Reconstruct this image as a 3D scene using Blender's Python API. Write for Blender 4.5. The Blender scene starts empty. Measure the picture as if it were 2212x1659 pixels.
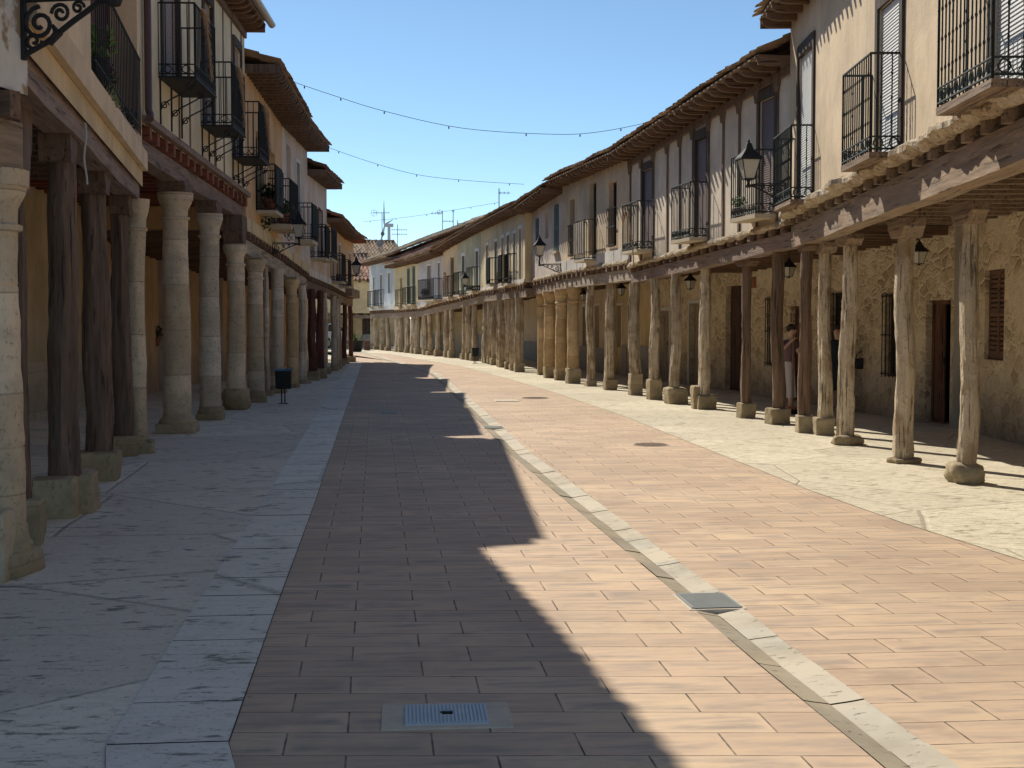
import bpy, bmesh, math, random
from mathutils import Vector, Matrix, noise
random.seed(7)
R = random.Random(11)
S = bpy.context.scene
col = S.collection
PI = math.pi

# ------------------------------------------------------------------ camera
# photo measured on a 2212 x 1659 grid
F, CX, CY, HOR, VPX, CAMH = 2995.0, 1106.0, 829.5, 688.0, 811.0, 1.76
pit = math.atan((CY-HOR)/F)
yaw = math.atan((CX-VPX)*math.cos(pit)/F)
fwd = Vector((math.sin(yaw)*math.cos(pit), math.cos(yaw)*math.cos(pit), -math.sin(pit)))
rgt = Vector((math.cos(yaw), -math.sin(yaw), 0))
upv = rgt.cross(fwd)
CAM = Vector((0, 0, CAMH))
def ray(x, y): return (fwd + rgt*((x-CX)/F) + upv*((CY-y)/F))
def G(x, y, z=0.0):
    d = ray(x, y); return CAM + d*((z-CAMH)/d.z)
def N(x, Z):                                   # ground point under image column x at depth Z
    p = G(x, HOR + F*CAMH/Z); return Vector((p.x, p.y, 0))
def AT(x, y, Z):                               # world point at pixel and depth
    return CAM + ray(x, y)*Z

cd = bpy.data.cameras.new('camera'); cam = bpy.data.objects.new('camera', cd); col.objects.link(cam)
cam.location = CAM
cam.rotation_euler = Matrix((rgt, upv, -fwd)).transposed().to_euler()
cd.sensor_width = 36; cd.lens = F/2212*36; cd.clip_end = 9000; cd.clip_start = 0.05
S.camera = cam
S.view_settings.view_transform = 'Standard'; S.view_settings.look = 'None'; S.view_settings.exposure = 0

# ------------------------------------------------------------------ light
Lt = Vector((0.50, -1.03, -1.0)).normalized()
elev = math.asin(-Lt.z)
sd = bpy.data.lights.new('sun', 'SUN'); sun = bpy.data.objects.new('sun', sd); col.objects.link(sun)
sd.energy = 5.0; sd.angle = math.radians(0.5); sd.color = (1.0, 0.93, 0.80)
sun.rotation_euler = Lt.to_track_quat('-Z', 'Y').to_euler(); sun.location = (0, 0, 30)
W = bpy.data.worlds.new('World'); S.world = W; W.use_nodes = True
wn, wl = W.node_tree.nodes, W.node_tree.links
bg = wn['Background']
sky = wn.new('ShaderNodeTexSky'); sky.sky_type = 'NISHITA'; sky.sun_disc = False
sky.sun_elevation = elev; sky.sun_rotation = math.atan2(-Lt.x, -Lt.y)
sky.air_density = 0.66; sky.dust_density = 0.15; sky.ozone_density = 2.7; sky.altitude = 900
tint = wn.new('ShaderNodeMix'); tint.data_type = 'RGBA'; tint.blend_type = 'MULTIPLY'; tint.inputs[0].default_value = 1
tint.inputs[7].default_value = (0.93, 1.0, 0.92, 1); wl.new(sky.outputs[0], tint.inputs[6]); wl.new(tint.outputs[2], bg.inputs[0]); bg.inputs[1].default_value = 0.15

# ------------------------------------------------------------------ materials
def newmat(name):
    m = bpy.data.materials.new(name); m.use_nodes = True
    nt = m.node_tree
    return m, nt.nodes, nt.links, nt.nodes['Principled BSDF']
def nd(n, t, **kw):
    o = n.new(t)
    for k, v in kw.items():
        if k in o.inputs: o.inputs[k].default_value = v
        else: setattr(o, k, v)
    return o
def mix(n, l, a, b, f, mode='MIX'):
    m = n.new('ShaderNodeMix'); m.data_type = 'RGBA'; m.blend_type = mode
    for idx, v in ((6, a), (7, b), (0, f)):
        if hasattr(v, 'is_linked') or hasattr(v, 'links'): l.new(v, m.inputs[idx])
        elif idx == 0: m.inputs[0].default_value = v
        else: m.inputs[idx].default_value = (v[0], v[1], v[2], 1)
    return m.outputs[2]
def ramp(n, l, src, stops):
    r = n.new('ShaderNodeValToRGB'); l.new(src, r.inputs[0])
    e = r.color_ramp.elements
    while len(e) < len(stops): e.new(0.5)
    for i, (p, c) in enumerate(stops):
        e[i].position = p
        e[i].color = (c, c, c, 1) if isinstance(c, (int, float)) else (c[0], c[1], c[2], 1)
    return r.outputs[0]
def coords(n, l, scale=(1, 1, 1), rand=True, rot=(0, 0, 0)):
    t = n.new('ShaderNodeTexCoord'); mp = n.new('ShaderNodeMapping')
    mp.inputs['Scale'].default_value = scale; mp.inputs['Rotation'].default_value = rot
    if rand:
        oi = n.new('ShaderNodeObjectInfo'); ad = n.new('ShaderNodeVectorMath'); ad.operation = 'ADD'
        mu = n.new('ShaderNodeMath'); mu.operation = 'MULTIPLY'; mu.inputs[1].default_value = 37
        l.new(oi.outputs['Random'], mu.inputs[0]); l.new(t.outputs['Object'], ad.inputs[0]); l.new(mu.outputs[0], ad.inputs[1])
        l.new(ad.outputs[0], mp.inputs[0])
    else: l.new(t.outputs['Object'], mp.inputs[0])
    return mp.outputs[0]
def noi(n, l, vec, scale, detail=6, rough=0.6, out=0):
    o = nd(n, 'ShaderNodeTexNoise', Scale=scale, Detail=min(detail, 4.5), Roughness=rough); l.new(vec, o.inputs['Vector'])
    return o.outputs[out]
def bump(n, l, bsdf, src, dist=0.02, strength=0.6):
    b = nd(n, 'ShaderNodeBump', Strength=strength, Distance=dist); l.new(src, b.inputs['Height'])
    l.new(b.outputs[0], bsdf.inputs['Normal']); return b
def add(n, l, a, b, op='ADD'):
    m = n.new('ShaderNodeMath'); m.operation = op
    for i, v in enumerate((a, b)):
        if isinstance(v, (int, float)): m.inputs[i].default_value = v
        else: l.new(v, m.inputs[i])
    return m.outputs[0]
def sc(c, k): return tuple(min(1, v*k) for v in c)

def m_plaster(name, c, dirt=0.5, patch=None, patch_amt=0.0, rough=0.92):
    c = tuple(min(.80, q*1.42) for q in c)
    m, n, l, b = newmat(name); v = coords(n, l)
    vs = coords(n, l, (2.6, 2.6, 0.28))
    big = noi(n, l, v, 0.9, 8, 0.65); st = noi(n, l, vs, 2.2, 8, 0.7); fine = noi(n, l, v, 28, 5, 0.7)
    c1 = mix(n, l, sc(c, 0.76), sc(c, 1.08), ramp(n, l, big, [(0.36, 0), (0.64, 1)]))
    c2 = mix(n, l, c1, sc((c[0]*.66, c[1]*.60, c[2]*.54), 1), add(n, l, ramp(n, l, st, [(0.45, 0), (0.70, 1)]), dirt, 'MULTIPLY'))
    c3 = mix(n, l, c2, sc(c, 0.75), add(n, l, ramp(n, l, fine, [(0.5, 0), (0.8, 1)]), 0.35, 'MULTIPLY'))
    # grime towards the ground and top in object space
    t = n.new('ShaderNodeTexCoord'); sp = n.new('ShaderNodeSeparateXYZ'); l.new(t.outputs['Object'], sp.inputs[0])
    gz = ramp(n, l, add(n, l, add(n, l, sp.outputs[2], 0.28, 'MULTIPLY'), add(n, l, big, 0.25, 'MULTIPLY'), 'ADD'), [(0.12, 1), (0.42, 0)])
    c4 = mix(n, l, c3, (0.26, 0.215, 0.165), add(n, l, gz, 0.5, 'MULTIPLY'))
    if patch:
        pn = ramp(n, l, noi(n, l, v, 1.4, 10, 0.7), [(0.56-patch_amt*.2, 0), (0.60-patch_amt*.2, 1)])
        c4 = mix(n, l, c4, patch, pn)
    l.new(c4, b.inputs['Base Color']); b.inputs['Roughness'].default_value = rough
    h = add(n, l, add(n, l, big, 1.2, 'MULTIPLY'), add(n, l, fine, 0.25, 'MULTIPLY'))
    bump(n, l, b, h, 0.03, 0.6); return m

def m_rubble(name, c, mortar, scale=3.6, cover=0.35):
    c = sc(c, 1.75); mortar = sc(mortar, 1.65)
    m, n, l, b = newmat(name); v = coords(n, l, (1, 1, 1.35))
    wv = mix(n, l, v, noi(n, l, v, 3.5, 4, 0.7, 1), 0.2)
    vo = nd(n, 'ShaderNodeTexVoronoi', Scale=scale); vo.feature = 'DISTANCE_TO_EDGE'; l.new(wv, vo.inputs['Vector'])
    vc = nd(n, 'ShaderNodeTexVoronoi', Scale=scale); l.new(wv, vc.inputs['Vector'])
    fine = noi(n, l, v, 14, 8, 0.7); big = noi(n, l, v, 0.8, 6, 0.6)
    rnd = n.new('ShaderNodeSeparateXYZ'); l.new(vc.outputs['Color'], rnd.inputs[0])
    stone = mix(n, l, (c[0]*.62, c[1]*.56, c[2]*.48), sc(c, 1.1), rnd.outputs[0])
    stone = mix(n, l, stone, sc(c, 0.5), ramp(n, l, fine, [(0.5, 0), (0.75, 0.8)]))
    edge = ramp(n, l, vo.outputs['Distance'], [(0.03, 1), (0.12, 0)])
    cov = ramp(n, l, big, [(0.5-cover*.3, 0), (0.62-cover*.3, 1)])
    f = add(n, l, edge, add(n, l, cov, 0.7, 'MULTIPLY'), 'MAXIMUM')
    cc = mix(n, l, stone, mortar, f)
    t = n.new('ShaderNodeTexCoord'); sp = n.new('ShaderNodeSeparateXYZ'); l.new(t.outputs['Object'], sp.inputs[0])
    gz = ramp(n, l, add(n, l, add(n, l, sp.outputs[2], 0.28, 'MULTIPLY'), add(n, l, big, 0.3, 'MULTIPLY')), [(0.15, 1), (0.5, 0)])
    cc = mix(n, l, cc, (0.20, 0.165, 0.12), add(n, l, gz, 0.6, 'MULTIPLY'))
    l.new(cc, b.inputs['Base Color']); b.inputs['Roughness'].default_value = 0.95
    h = add(n, l, add(n, l, ramp(n, l, vo.outputs['Distance'], [(0, 0), (0.15, 1)]), add(n, l, 1.0, cov, 'SUBTRACT'), 'MULTIPLY'), add(n, l, fine, 0.5, 'MULTIPLY'))
    bump(n, l, b, h, 0.05, 0.7); return m

def m_colstone(name, c, moss=0.5):
    c = tuple(min(.78, q*1.45) for q in c)
    m, n, l, b = newmat(name); v = coords(n, l)
    big = noi(n, l, v, 2.3, 8, 0.65); fine = noi(n, l, v, 22, 8, 0.75); pit_ = nd(n, 'ShaderNodeTexVoronoi', Scale=34.0); l.new(v, pit_.inputs['Vector'])
    hb = coords(n, l, (0.4, 0.4, 1.3)); band = noi(n, l, hb, 1.6, 3, 0.5)
    c1 = mix(n, l, sc(c, 0.62), sc(c, 1.15), ramp(n, l, big, [(0.3, 0), (0.7, 1)]))
    c1 = mix(n, l, c1, (c[0]*1.15, c[1]*1.1, c[2]*1.1), ramp(n, l, band, [(0.5, 0), (0.56, 0.6)]))
    t = n.new('ShaderNodeTexCoord'); sp = n.new('ShaderNodeSeparateXYZ'); l.new(t.outputs['Object'], sp.inputs[0])
    oi = n.new('ShaderNodeObjectInfo')
    dz = add(n, l, add(n, l, sp.outputs[2], 1.45, 'MULTIPLY'), add(n, l, oi.outputs['Random'], 3.0, 'MULTIPLY'))
    dz = add(n, l, dz, add(n, l, big, .035, 'MULTIPLY'))
    wnn = n.new('ShaderNodeTexWhiteNoise'); wnn.noise_dimensions = '1D'; l.new(add(n, l, dz, 0, 'FLOOR'), wnn.inputs['W'])
    c1 = mix(n, l, c1, (c[0]*.62, c[1]*.54, c[2]*.44), add(n, l, wnn.outputs[0], .6, 'MULTIPLY'))
    fr = add(n, l, dz, 1.0, 'MODULO')
    jl = ramp(n, l, fr, [(0.0, .65), (0.022, 0)])
    c1 = mix(n, l, c1, (0.13, 0.10, 0.07), jl)
    c2 = mix(n, l, c1, (0.09, 0.07, 0.05), ramp(n, l, fine, [(0.55, 0), (0.72, 0.75)]))
    gz = ramp(n, l, add(n, l, add(n, l, sp.outputs[2], 0.6, 'MULTIPLY'), add(n, l, big, 0.5, 'MULTIPLY')), [(0.3, 1), (0.75, 0)])
    c3 = mix(n, l, c2, (0.085, 0.075, 0.04), add(n, l, gz, moss, 'MULTIPLY'))
    l.new(c3, b.inputs['Base Color']); b.inputs['Roughness'].default_value = 0.95
    h = add(n, l, add(n, l, big, 0.8, 'MULTIPLY'), add(n, l, fine, 0.5, 'MULTIPLY'))
    bump(n, l, b, h, 0.03, 0.8); return m

def m_wood(name, c, grey=0.3, axis=2, rough=0.85, var=0.25):
    c = sc(c, 1.5)
    m, n, l, b = newmat(name)
    s = [9, 9, 9]; s[axis] = 0.8
    v = coords(n, l, tuple(s)); v0 = coords(n, l)
    g = noi(n, l, v, 1.6, 8, 0.7); big = noi(n, l, v0, 1.7, 5, 0.6)
    c1 = mix(n, l, sc(c, 0.45), sc(c, 1.35), ramp(n, l, g, [(0.3, 0), (0.72, 1)]))
    gc = (c[0]*.6+.10, c[0]*.52+.08, c[0]*.44+.06)
    c2 = mix(n, l, c1, gc, add(n, l, ramp(n, l, big, [(0.35, 0), (0.7, 1)]), grey, 'MULTIPLY'))
    s2 = [22, 22, 22]; s2[axis] = 1.1
    cr = ramp(n, l, noi(n, l, coords(n, l, tuple(s2)), 1.3, 4, 0.6), [(0.60, 0), (0.66, .8)])
    c2 = mix(n, l, c2, sc(c, 0.22), cr)
    oi = n.new('ShaderNodeObjectInfo')
    c3 = mix(n, l, c2, sc(c, 0.4), add(n, l, oi.outputs['Random'], var, 'MULTIPLY'))
    l.new(c3, b.inputs['Base Color']); b.inputs['Roughness'].default_value = rough
    bump(n, l, b, add(n, l, g, cr, 'SUBTRACT'), 0.02, 0.9); return m

def m_post(name, c):
    m, n, l, b = newmat(name); v = coords(n, l); vs = coords(n, l, (10, 10, 1.0))
    st = noi(n, l, vs, 1.4, 8, 0.72); big = noi(n, l, v, 2.0, 8, 0.66); fine = noi(n, l, v, 20, 8, 0.75)
    c1 = mix(n, l, sc(c, 0.7), sc(c, 1.12), ramp(n, l, st, [(0.32, 0), (0.62, 1)]))
    c1 = mix(n, l, c1, (c[0]*.50, c[1]*.41, c[2]*.31), ramp(n, l, big, [(0.46, 0), (0.60, .85)]))
    cr = ramp(n, l, noi(n, l, coords(n, l, (24, 24, 1.3)), 1.2, 4, 0.6), [(0.60, 0), (0.66, .75)])
    c1 = mix(n, l, c1, (0.10, 0.075, 0.05), cr)
    c2 = mix(n, l, c1, (0.10, 0.075, 0.05), ramp(n, l, fine, [(0.56, 0), (0.72, 0.75)]))
    oi = n.new('ShaderNodeObjectInfo'); c3 = mix(n, l, c2, sc(c, 0.5), add(n, l, oi.outputs['Random'], .45, 'MULTIPLY'))
    l.new(c3, b.inputs['Base Color']); b.inputs['Roughness'].default_value = 0.95
    bump(n, l, b, add(n, l, add(n, l, st, cr, 'SUBTRACT'), add(n, l, fine, 0.7, 'MULTIPLY')), 0.04, 1.0); return m

def m_tile(name, c):
    c = sc(c, 1.25)
    m, n, l, b = newmat(name)
    t = n.new('ShaderNodeTexCoord'); mp = n.new('ShaderNodeMapping'); l.new(t.outputs['Object'], mp.inputs[0])
    mp.inputs['Scale'].default_value = (1/0.25, 1/0.42, 0)
    fl = n.new('ShaderNodeVectorMath'); fl.operation = 'FLOOR'; l.new(mp.outputs[0], fl.inputs[0])
    wnz = n.new('ShaderNodeTexWhiteNoise'); l.new(fl.outputs[0], wnz.inputs[0])
    v = coords(n, l); big = noi(n, l, v, 1.1, 8, 0.7); fine = noi(n, l, v, 18, 6, 0.7)
    c1 = ramp(n, l, wnz.outputs[0], [(0.0, sc(c, 0.5)), (0.4, c), (0.75, sc(c, 1.35)), (1.0, (c[0]*1.3, c[1]*1.6, c[2]*1.8))])
    c2 = mix(n, l, c1, (0.10, 0.09, 0.065), ramp(n, l, big, [(0.42, 0), (0.66, 0.75)]))
    c3 = mix(n, l, c2, (0.30, 0.27, 0.18), ramp(n, l, fine, [(0.56, 0), (0.7, 0.55)]))
    l.new(c3, b.inputs['Base Color']); b.inputs['Roughness'].default_value = 0.95
    bump(n, l, b, fine, 0.02, 0.7); return m

def m_flat(name, c, rough=0.6, metal=0.0, nz=0.2):
    m, n, l, b = newmat(name); v = coords(n, l); f = noi(n, l, v, 9, 6, 0.65)
    l.new(mix(n, l, sc(c, 1-nz), sc(c, 1+nz), f), b.inputs['Base Color'])
    b.inputs['Roughness'].default_value = rough; b.inputs['Metallic'].default_value = metal
    bump(n, l, b, f, 0.004, 0.3); return m

def m_glass(name, c=(0.02, 0.022, 0.025)):
    m, n, l, b = newmat(name); v = coords(n, l); f = noi(n, l, v, 2, 2, 0.5)
    l.new(mix(n, l, c, sc(c, 2.5), f), b.inputs['Base Color']); b.inputs['Roughness'].default_value = 0.12
    return m

def m_flag(name, c, c_dark, pitc, skew=False, cell=0.9, warm=None, rough_=0.0):
    """irregular limestone flags with pits; object space is world space"""
    m, n, l, b = newmat(name); v = coords(n, l, rand=False)
    wv = mix(n, l, v, noi(n, l, v, 0.8, 2, 0.5, 1), 0.05)
    vo = nd(n, 'ShaderNodeTexVoronoi', Scale=cell); vo.feature = 'DISTANCE_TO_EDGE'; l.new(wv, vo.inputs['Vector'])
    vc = nd(n, 'ShaderNodeTexVoronoi', Scale=cell); l.new(wv, vc.inputs['Vector'])
    rnd = n.new('ShaderNodeSeparateXYZ'); l.new(vc.outputs['Color'], rnd.inputs[0])
    big = noi(n, l, v, 0.7, 8, 0.65)
    pv = mix(n, l, coords(n, l, (5.5, 14, 1), rand=False, rot=(0, 0, 0.25)), noi(n, l, v, 3.0, 3, .6, 1), 0.25)
    pits = noi(n, l, pv, 1.25, 7, 0.72); pits2 = noi(n, l, coords(n, l, (18, 34, 1), rand=False), 1.3, 5, 0.7)
    c1 = mix(n, l, sc(c, 0.86), sc(c, 1.1), rnd.outputs[0])
    c1 = mix(n, l, c1, c_dark, add(n, l, ramp(n, l, big, [(0.42, 0), (0.75, 1)]), 0.55, 'MULTIPLY'))
    if warm: c1 = mix(n, l, c1, warm, ramp(n, l, noi(n, l, v, 1.7, 6, 0.6), [(0.58, 0), (0.75, 0.5)]))
    mod = noi(n, l, v, 1.9, 4, 0.7)
    pits = add(n, l, pits, add(n, l, add(n, l, mod, .5, 'SUBTRACT'), .45, 'MULTIPLY'))
    if rough_: c1 = mix(n, l, c1, sc(c_dark, .78), ramp(n, l, noi(n, l, coords(n, l, (2.2, 7, 1), rand=False, rot=(0, 0, -.1)), 3.0, 4, .75), [(0.46, 0), (0.62, rough_)]))
    pm = ramp(n, l, pits, [(0.585, 0), (0.67, 0.8)]); pm2 = ramp(n, l, pits2, [(0.60, 0), (0.68, 0.6)])
    st2 = noi(n, l, coords(n, l, (1.2, 6, 1), rand=False, rot=(0, 0, 0.12)), 2.2, 8, 0.7)
    c1 = mix(n, l, c1, sc(c, 0.74), ramp(n, l, st2, [(0.48, 0), (0.68, 0.7)]))
    pm = add(n, l, pm, pm2, 'MAXIMUM')
    c2 = mix(n, l, c1, pitc, pm)
    ed = ramp(n, l, vo.outputs['Distance'], [(0.002, 1), (0.006, 0)])
    c3 = mix(n, l, c2, sc(pitc, 1.1), add(n, l, ed, add(n, l, ramp(n, l, pits2, [(0.4, .3), (0.55, 1)]), .7, 'MULTIPLY'), 'MULTIPLY'))
    l.new(c3, b.inputs['Base Color']); b.inputs['Roughness'].default_value = 0.8
    h = add(n, l, add(n, l, 1.0, add(n, l, pm, ed, 'MAXIMUM'), 'SUBTRACT'), add(n, l, big, 1.2, 'MULTIPLY'))
    bump(n, l, b, h, 0.012, 0.8); return m

def m_paver(name, shear, x0, y0, c=(0.655, 0.465, 0.312)):
    m, n, l, b = newmat(name)
    t = n.new('ShaderNodeTexCoord'); sp = n.new('ShaderNodeSeparateXYZ'); l.new(t.outputs['Object'], sp.inputs[0])
    yy = add(n, l, sp.outputs[1], add(n, l, sp.outputs[0], shear, 'MULTIPLY'))
    cb = n.new('ShaderNodeCombineXYZ'); l.new(add(n, l, sp.outputs[0], x0), cb.inputs[0]); l.new(add(n, l, yy, y0), cb.inputs[1])
    wob = noi(n, l, cb.outputs[0], 0.9, 2, 0.5, 1)
    vv = mix(n, l, cb.outputs[0], wob, 0.012)
    br = nd(n, 'ShaderNodeTexBrick', Scale=1.0); l.new(vv, br.inputs['Vector'])
    br.inputs['Brick Width'].default_value = 0.60; br.inputs['Row Height'].default_value = 0.307
    br.inputs['Mortar Size'].default_value = 0.0045; br.inputs['Mortar Smooth'].default_value = 0.1; br.offset = 0.42
    br.inputs['Color1'].default_value = (0, 0, 0, 1); br.inputs['Color2'].default_value = (1, 1, 1, 1); br.inputs['Mortar'].default_value = (0.5, 0.5, 0.5, 1)
    br2 = nd(n, 'ShaderNodeTexBrick', Scale=1.0); l.new(vv, br2.inputs['Vector'])
    br2.inputs['Brick Width'].default_value = 0.60; br2.inputs['Row Height'].default_value = 0.307; br2.offset = 0.42
    br2.inputs['Mortar Size'].default_value = 0.075; br2.inputs['Mortar Smooth'].default_value = 1.0
    v = coords(n, l, rand=False)
    stv = coords(n, l, (1.1, 5.5, 1), rand=False); st = noi(n, l, stv, 1.5, 5, 0.6)
    big = noi(n, l, v, 0.35, 6, 0.6); fine = noi(n, l, v, 60, 4, 0.8); med = noi(n, l, v, 5, 6, 0.65)
    wn_ = ramp(n, l, br.outputs['Color'], [(0, sc(c, 0.86)), (0.5, c), (1, (c[0]*1.08, c[1]*1.11, c[2]*1.08))])
    blot = add(n, l, add(n, l, 1.0, br2.outputs['Fac'], 'SUBTRACT'), ramp(n, l, st, [(0.46, 0), (0.66, 1)]), 'MULTIPLY')
    c1 = mix(n, l, wn_, (c[0]*.56, c[1]*.62, c[2]*.74), add(n, l, blot, 0.95, 'MULTIPLY'))
    c1 = mix(n, l, c1, (c[0]*1.2, c[1]*1.2, c[2]*1.0), add(n, l, ramp(n, l, st, [(0.3, 1), (0.45, 0)]), 0.4, 'MULTIPLY'))
    c2 = mix(n, l, c1, sc(c, 0.66), ramp(n, l, big, [(0.45, 0), (0.70, 0.65)]))
    spots = nd(n, 'ShaderNodeTexVoronoi', Scale=2.3); l.new(v, spots.inputs['Vector'])
    c2 = mix(n, l, c2, sc(c, 0.42), ramp(n, l, spots.outputs['Distance'], [(0.02, .7), (0.05, 0)]))
    c2 = mix(n, l, c2, sc(c, 0.6), ramp(n, l, fine, [(0.55, 0), (0.8, 0.4)]))
    c2 = mix(n, l, c2, sc(c, 0.8), ramp(n, l, med, [(0.5, 0), (0.7, 0.35)]))
    dirtn = noi(n, l, v, 1.1, 4, .75); c2 = mix(n, l, c2, (c[0]*.62, c[1]*.60, c[2]*.62), ramp(n, l, dirtn, [(0.54, 0), (0.66, .55)]))
    jn = add(n, l, br.outputs['Fac'], ramp(n, l, med, [(0.3, 0.25), (0.6, 1.0)]), 'MULTIPLY')
    c3 = mix(n, l, c2, (0.06, 0.045, 0.035), jn)
    l.new(c3, b.inputs['Base Color']); b.inputs['Roughness'].default_value = 0.75
    h = add(n, l, add(n, l, 1.0, br.outputs['Fac'], 'SUBTRACT'), add(n, l, add(n, l, fine, 0.12, 'MULTIPLY'), add(n, l, med, 0.3, 'MULTIPLY')))
    bump(n, l, b, h, 0.006, 0.8); return m

M = {}
M['w_cream'] = m_plaster('plaster_cream', (0.50, 0.395, 0.27), 0.40)
M['w_halftimber'] = m_plaster('plaster_chalky', (0.56, 0.48, 0.38), 0.35)
M['w_yellow'] = m_plaster('plaster_yellow', (0.50, 0.385, 0.225), 0.4)
M['w_yellow2'] = m_plaster('plaster_straw', (0.52, 0.42, 0.25), 0.4)
M['w_pink'] = m_plaster('plaster_rose_white', (0.50, 0.43, 0.37), 0.5)
M['w_green'] = m_plaster('plaster_grey_green', (0.37, 0.36, 0.25), 0.35)
M['w_lav'] = m_plaster('plaster_lavender', (0.44, 0.42, 0.42), 0.3)
M['w_blue'] = m_plaster('plaster_blue_grey', (0.42, 0.45, 0.48), 0.35)
M['w_beige'] = m_plaster('plaster_beige', (0.58, 0.44, 0.30), 0.3)
M['w_orange'] = m_plaster('plaster_orange', (0.52, 0.335, 0.175), 0.3)
M['w_l2'] = m_plaster('plaster_butter', (0.62, 0.49, 0.345), 0.3)
M['w_white'] = m_plaster('plaster_white', (0.55, 0.52, 0.48), 0.3)
M['w_peel'] = m_plaster('plaster_peeling', (0.52, 0.50, 0.47), 0.2, (0.36, 0.26, 0.16), 0.35)
M['w_ochre'] = m_plaster('plaster_ochre', (0.50, 0.38, 0.22), 0.4)
M['w_grey'] = m_plaster('plaster_grey', (0.26, 0.25, 0.24), 0.4)
M['rubble'] = m_rubble('rubble_stone', (0.42, 0.335, 0.225), (0.52, 0.44, 0.32), 5.0, 0.05)
M['ashlar'] = m_rubble('pale_rubble', (0.42, 0.33, 0.22), (0.48, 0.40, 0.28), 4.2, 0.15)
M['cs'] = m_colstone('column_limestone', (0.53, 0.44, 0.32), 0.4)
M['cs2'] = m_colstone('column_grey_limestone', (0.52, 0.46, 0.37), 0.3)
M['cs3'] = m_colstone('column_golden_stone', (0.50, 0.37, 0.21), 0.4)
M['csw'] = m_post('weathered_post', (0.74, 0.61, 0.44))
M['base'] = m_colstone('mossy_base_stone', (0.42, 0.34, 0.22), 0.35)
M['wd'] = m_wood('dark_timber', (0.125, 0.080, 0.058), 0.25)
M['wdk'] = m_wood('door_frame_wood', (0.05, 0.035, 0.026), 0.15)
M['wr'] = m_wood('red_timber', (0.095, 0.032, 0.022), 0.1)
M['wx'] = m_wood('weathered_beam', (0.22, 0.15, 0.095), 0.55, 0)
M['wxl'] = m_wood('painted_beam', (0.20, 0.135, 0.105), 0.45, 0)
M['wxc'] = m_wood('stone_grey_beam', (0.34, 0.28, 0.21), 0.5, 0, var=0.1)
M['wy'] = m_wood('joist_timber', (0.15, 0.085, 0.05), 0.25, 1)
M['wyr'] = m_wood('red_joist_timber', (0.20, 0.06, 0.03), 0.1, 1)
M['wz'] = m_wood('brown_post', (0.14, 0.085, 0.052), 0.35)
M['door'] = m_wood('door_wood', (0.11, 0.045, 0.026), 0.1)
M['doord'] = m_wood('dark_door_wood', (0.07, 0.035, 0.025), 0.1)
M['doorg'] = m_wood('grey_door', (0.30, 0.26, 0.21), 0.3)
M['shb'] = m_wood('brown_shutter', (0.15, 0.075, 0.045), 0.1, 0)
M['shg'] = m_flat('green_shutter', (0.05, 0.10, 0.085), 0.6)
M['shd'] = m_flat('dark_green_shutter', (0.03, 0.045, 0.035), 0.6)
M['bl'] = m_flat('white_blind', (0.72, 0.72, 0.70), 0.55, nz=0.08)
M['blb'] = m_flat('brown_blind', (0.20, 0.13, 0.11), 0.6, nz=0.1)
M['blp'] = m_flat('pink_blind', (0.42, 0.33, 0.29), 0.6, nz=0.1)
M['iron'] = m_flat('black_iron', (0.016, 0.016, 0.017), 0.75)
M['irong'] = m_flat('green_iron', (0.022, 0.032, 0.03), 0.7)
M['glass'] = m_glass('window_glass')
M['dark'] = m_flat('dark_interior', (0.012, 0.010, 0.009), 0.9)
M['milk'] = m_flat('frosted_lamp_glass', (0.52, 0.49, 0.43), 0.35, nz=0.06)
M['tile'] = m_tile('clay_tiles', (0.30, 0.19, 0.115))
M['tiler'] = m_tile('red_clay_tiles', (0.38, 0.20, 0.13))
M['tilep'] = m_tile('pale_clay_tiles', (0.46, 0.34, 0.22))
M['board'] = m_wood('soffit_boards', (0.19, 0.125, 0.08), 0.25, 0)
M['pipe'] = m_flat('brown_downpipe', (0.10, 0.055, 0.05), 0.4)
M['gutter'] = m_flat('zinc_gutter', (0.42, 0.38, 0.34), 0.4, 0.3)
M['white'] = m_flat('white_paint', (0.66, 0.64, 0.60), 0.6, nz=0.06)
M['slab'] = m_flat('balcony_slab', (0.50, 0.42, 0.30), 0.9)
M['terra'] = m_flat('terracotta', (0.33, 0.13, 0.075), 0.85)
M['leaf'] = m_flat('leaf_green', (0.055, 0.10, 0.03), 0.7, nz=0.5)
M['leafb'] = m_flat('bright_leaf', (0.12, 0.20, 0.05), 0.7, nz=0.4)
M['leafd'] = m_flat('dark_leaf', (0.03, 0.055, 0.02), 0.7, nz=0.5)
M['pinkf'] = m_flat('pink_petal', (0.55, 0.12, 0.17), 0.7)
M['purf'] = m_flat('purple_petal', (0.42, 0.32, 0.58), 0.7)
M['straw'] = m_flat('dry_pampas', (0.50, 0.33, 0.20), 0.95, nz=0.3)
M['sign'] = m_flat('painted_metal', (0.45, 0.38, 0.3), 0.6)
M['rope'] = m_flat('white_rope', (0.5, 0.5, 0.5), 0.9)
M['turb'] = m_flat('turbine_white', (0.62, 0.66, 0.72), 0.5, nz=0.03)
M['alu'] = m_flat('antenna_metal', (0.22, 0.23, 0.25), 0.5, 0.3)
M['wire'] = m_flat('cable_black', (0.05, 0.06, 0.07), 0.7)
M['skin'] = m_flat('skin', (0.66, 0.40, 0.29), 0.6, nz=0.06)
M['hair'] = m_flat('dark_hair', (0.04, 0.025, 0.018), 0.6, nz=0.3)
M['skirt'] = m_flat('lilac_white_skirt', (0.88, 0.80, 0.82), 0.9, nz=0.06)
M['blouse'] = m_flat('mauve_blouse', (0.24, 0.155, 0.18), 0.9, nz=0.35)
M['navy'] = m_flat('navy_dress', (0.02, 0.03, 0.04), 0.9, nz=0.2)
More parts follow.
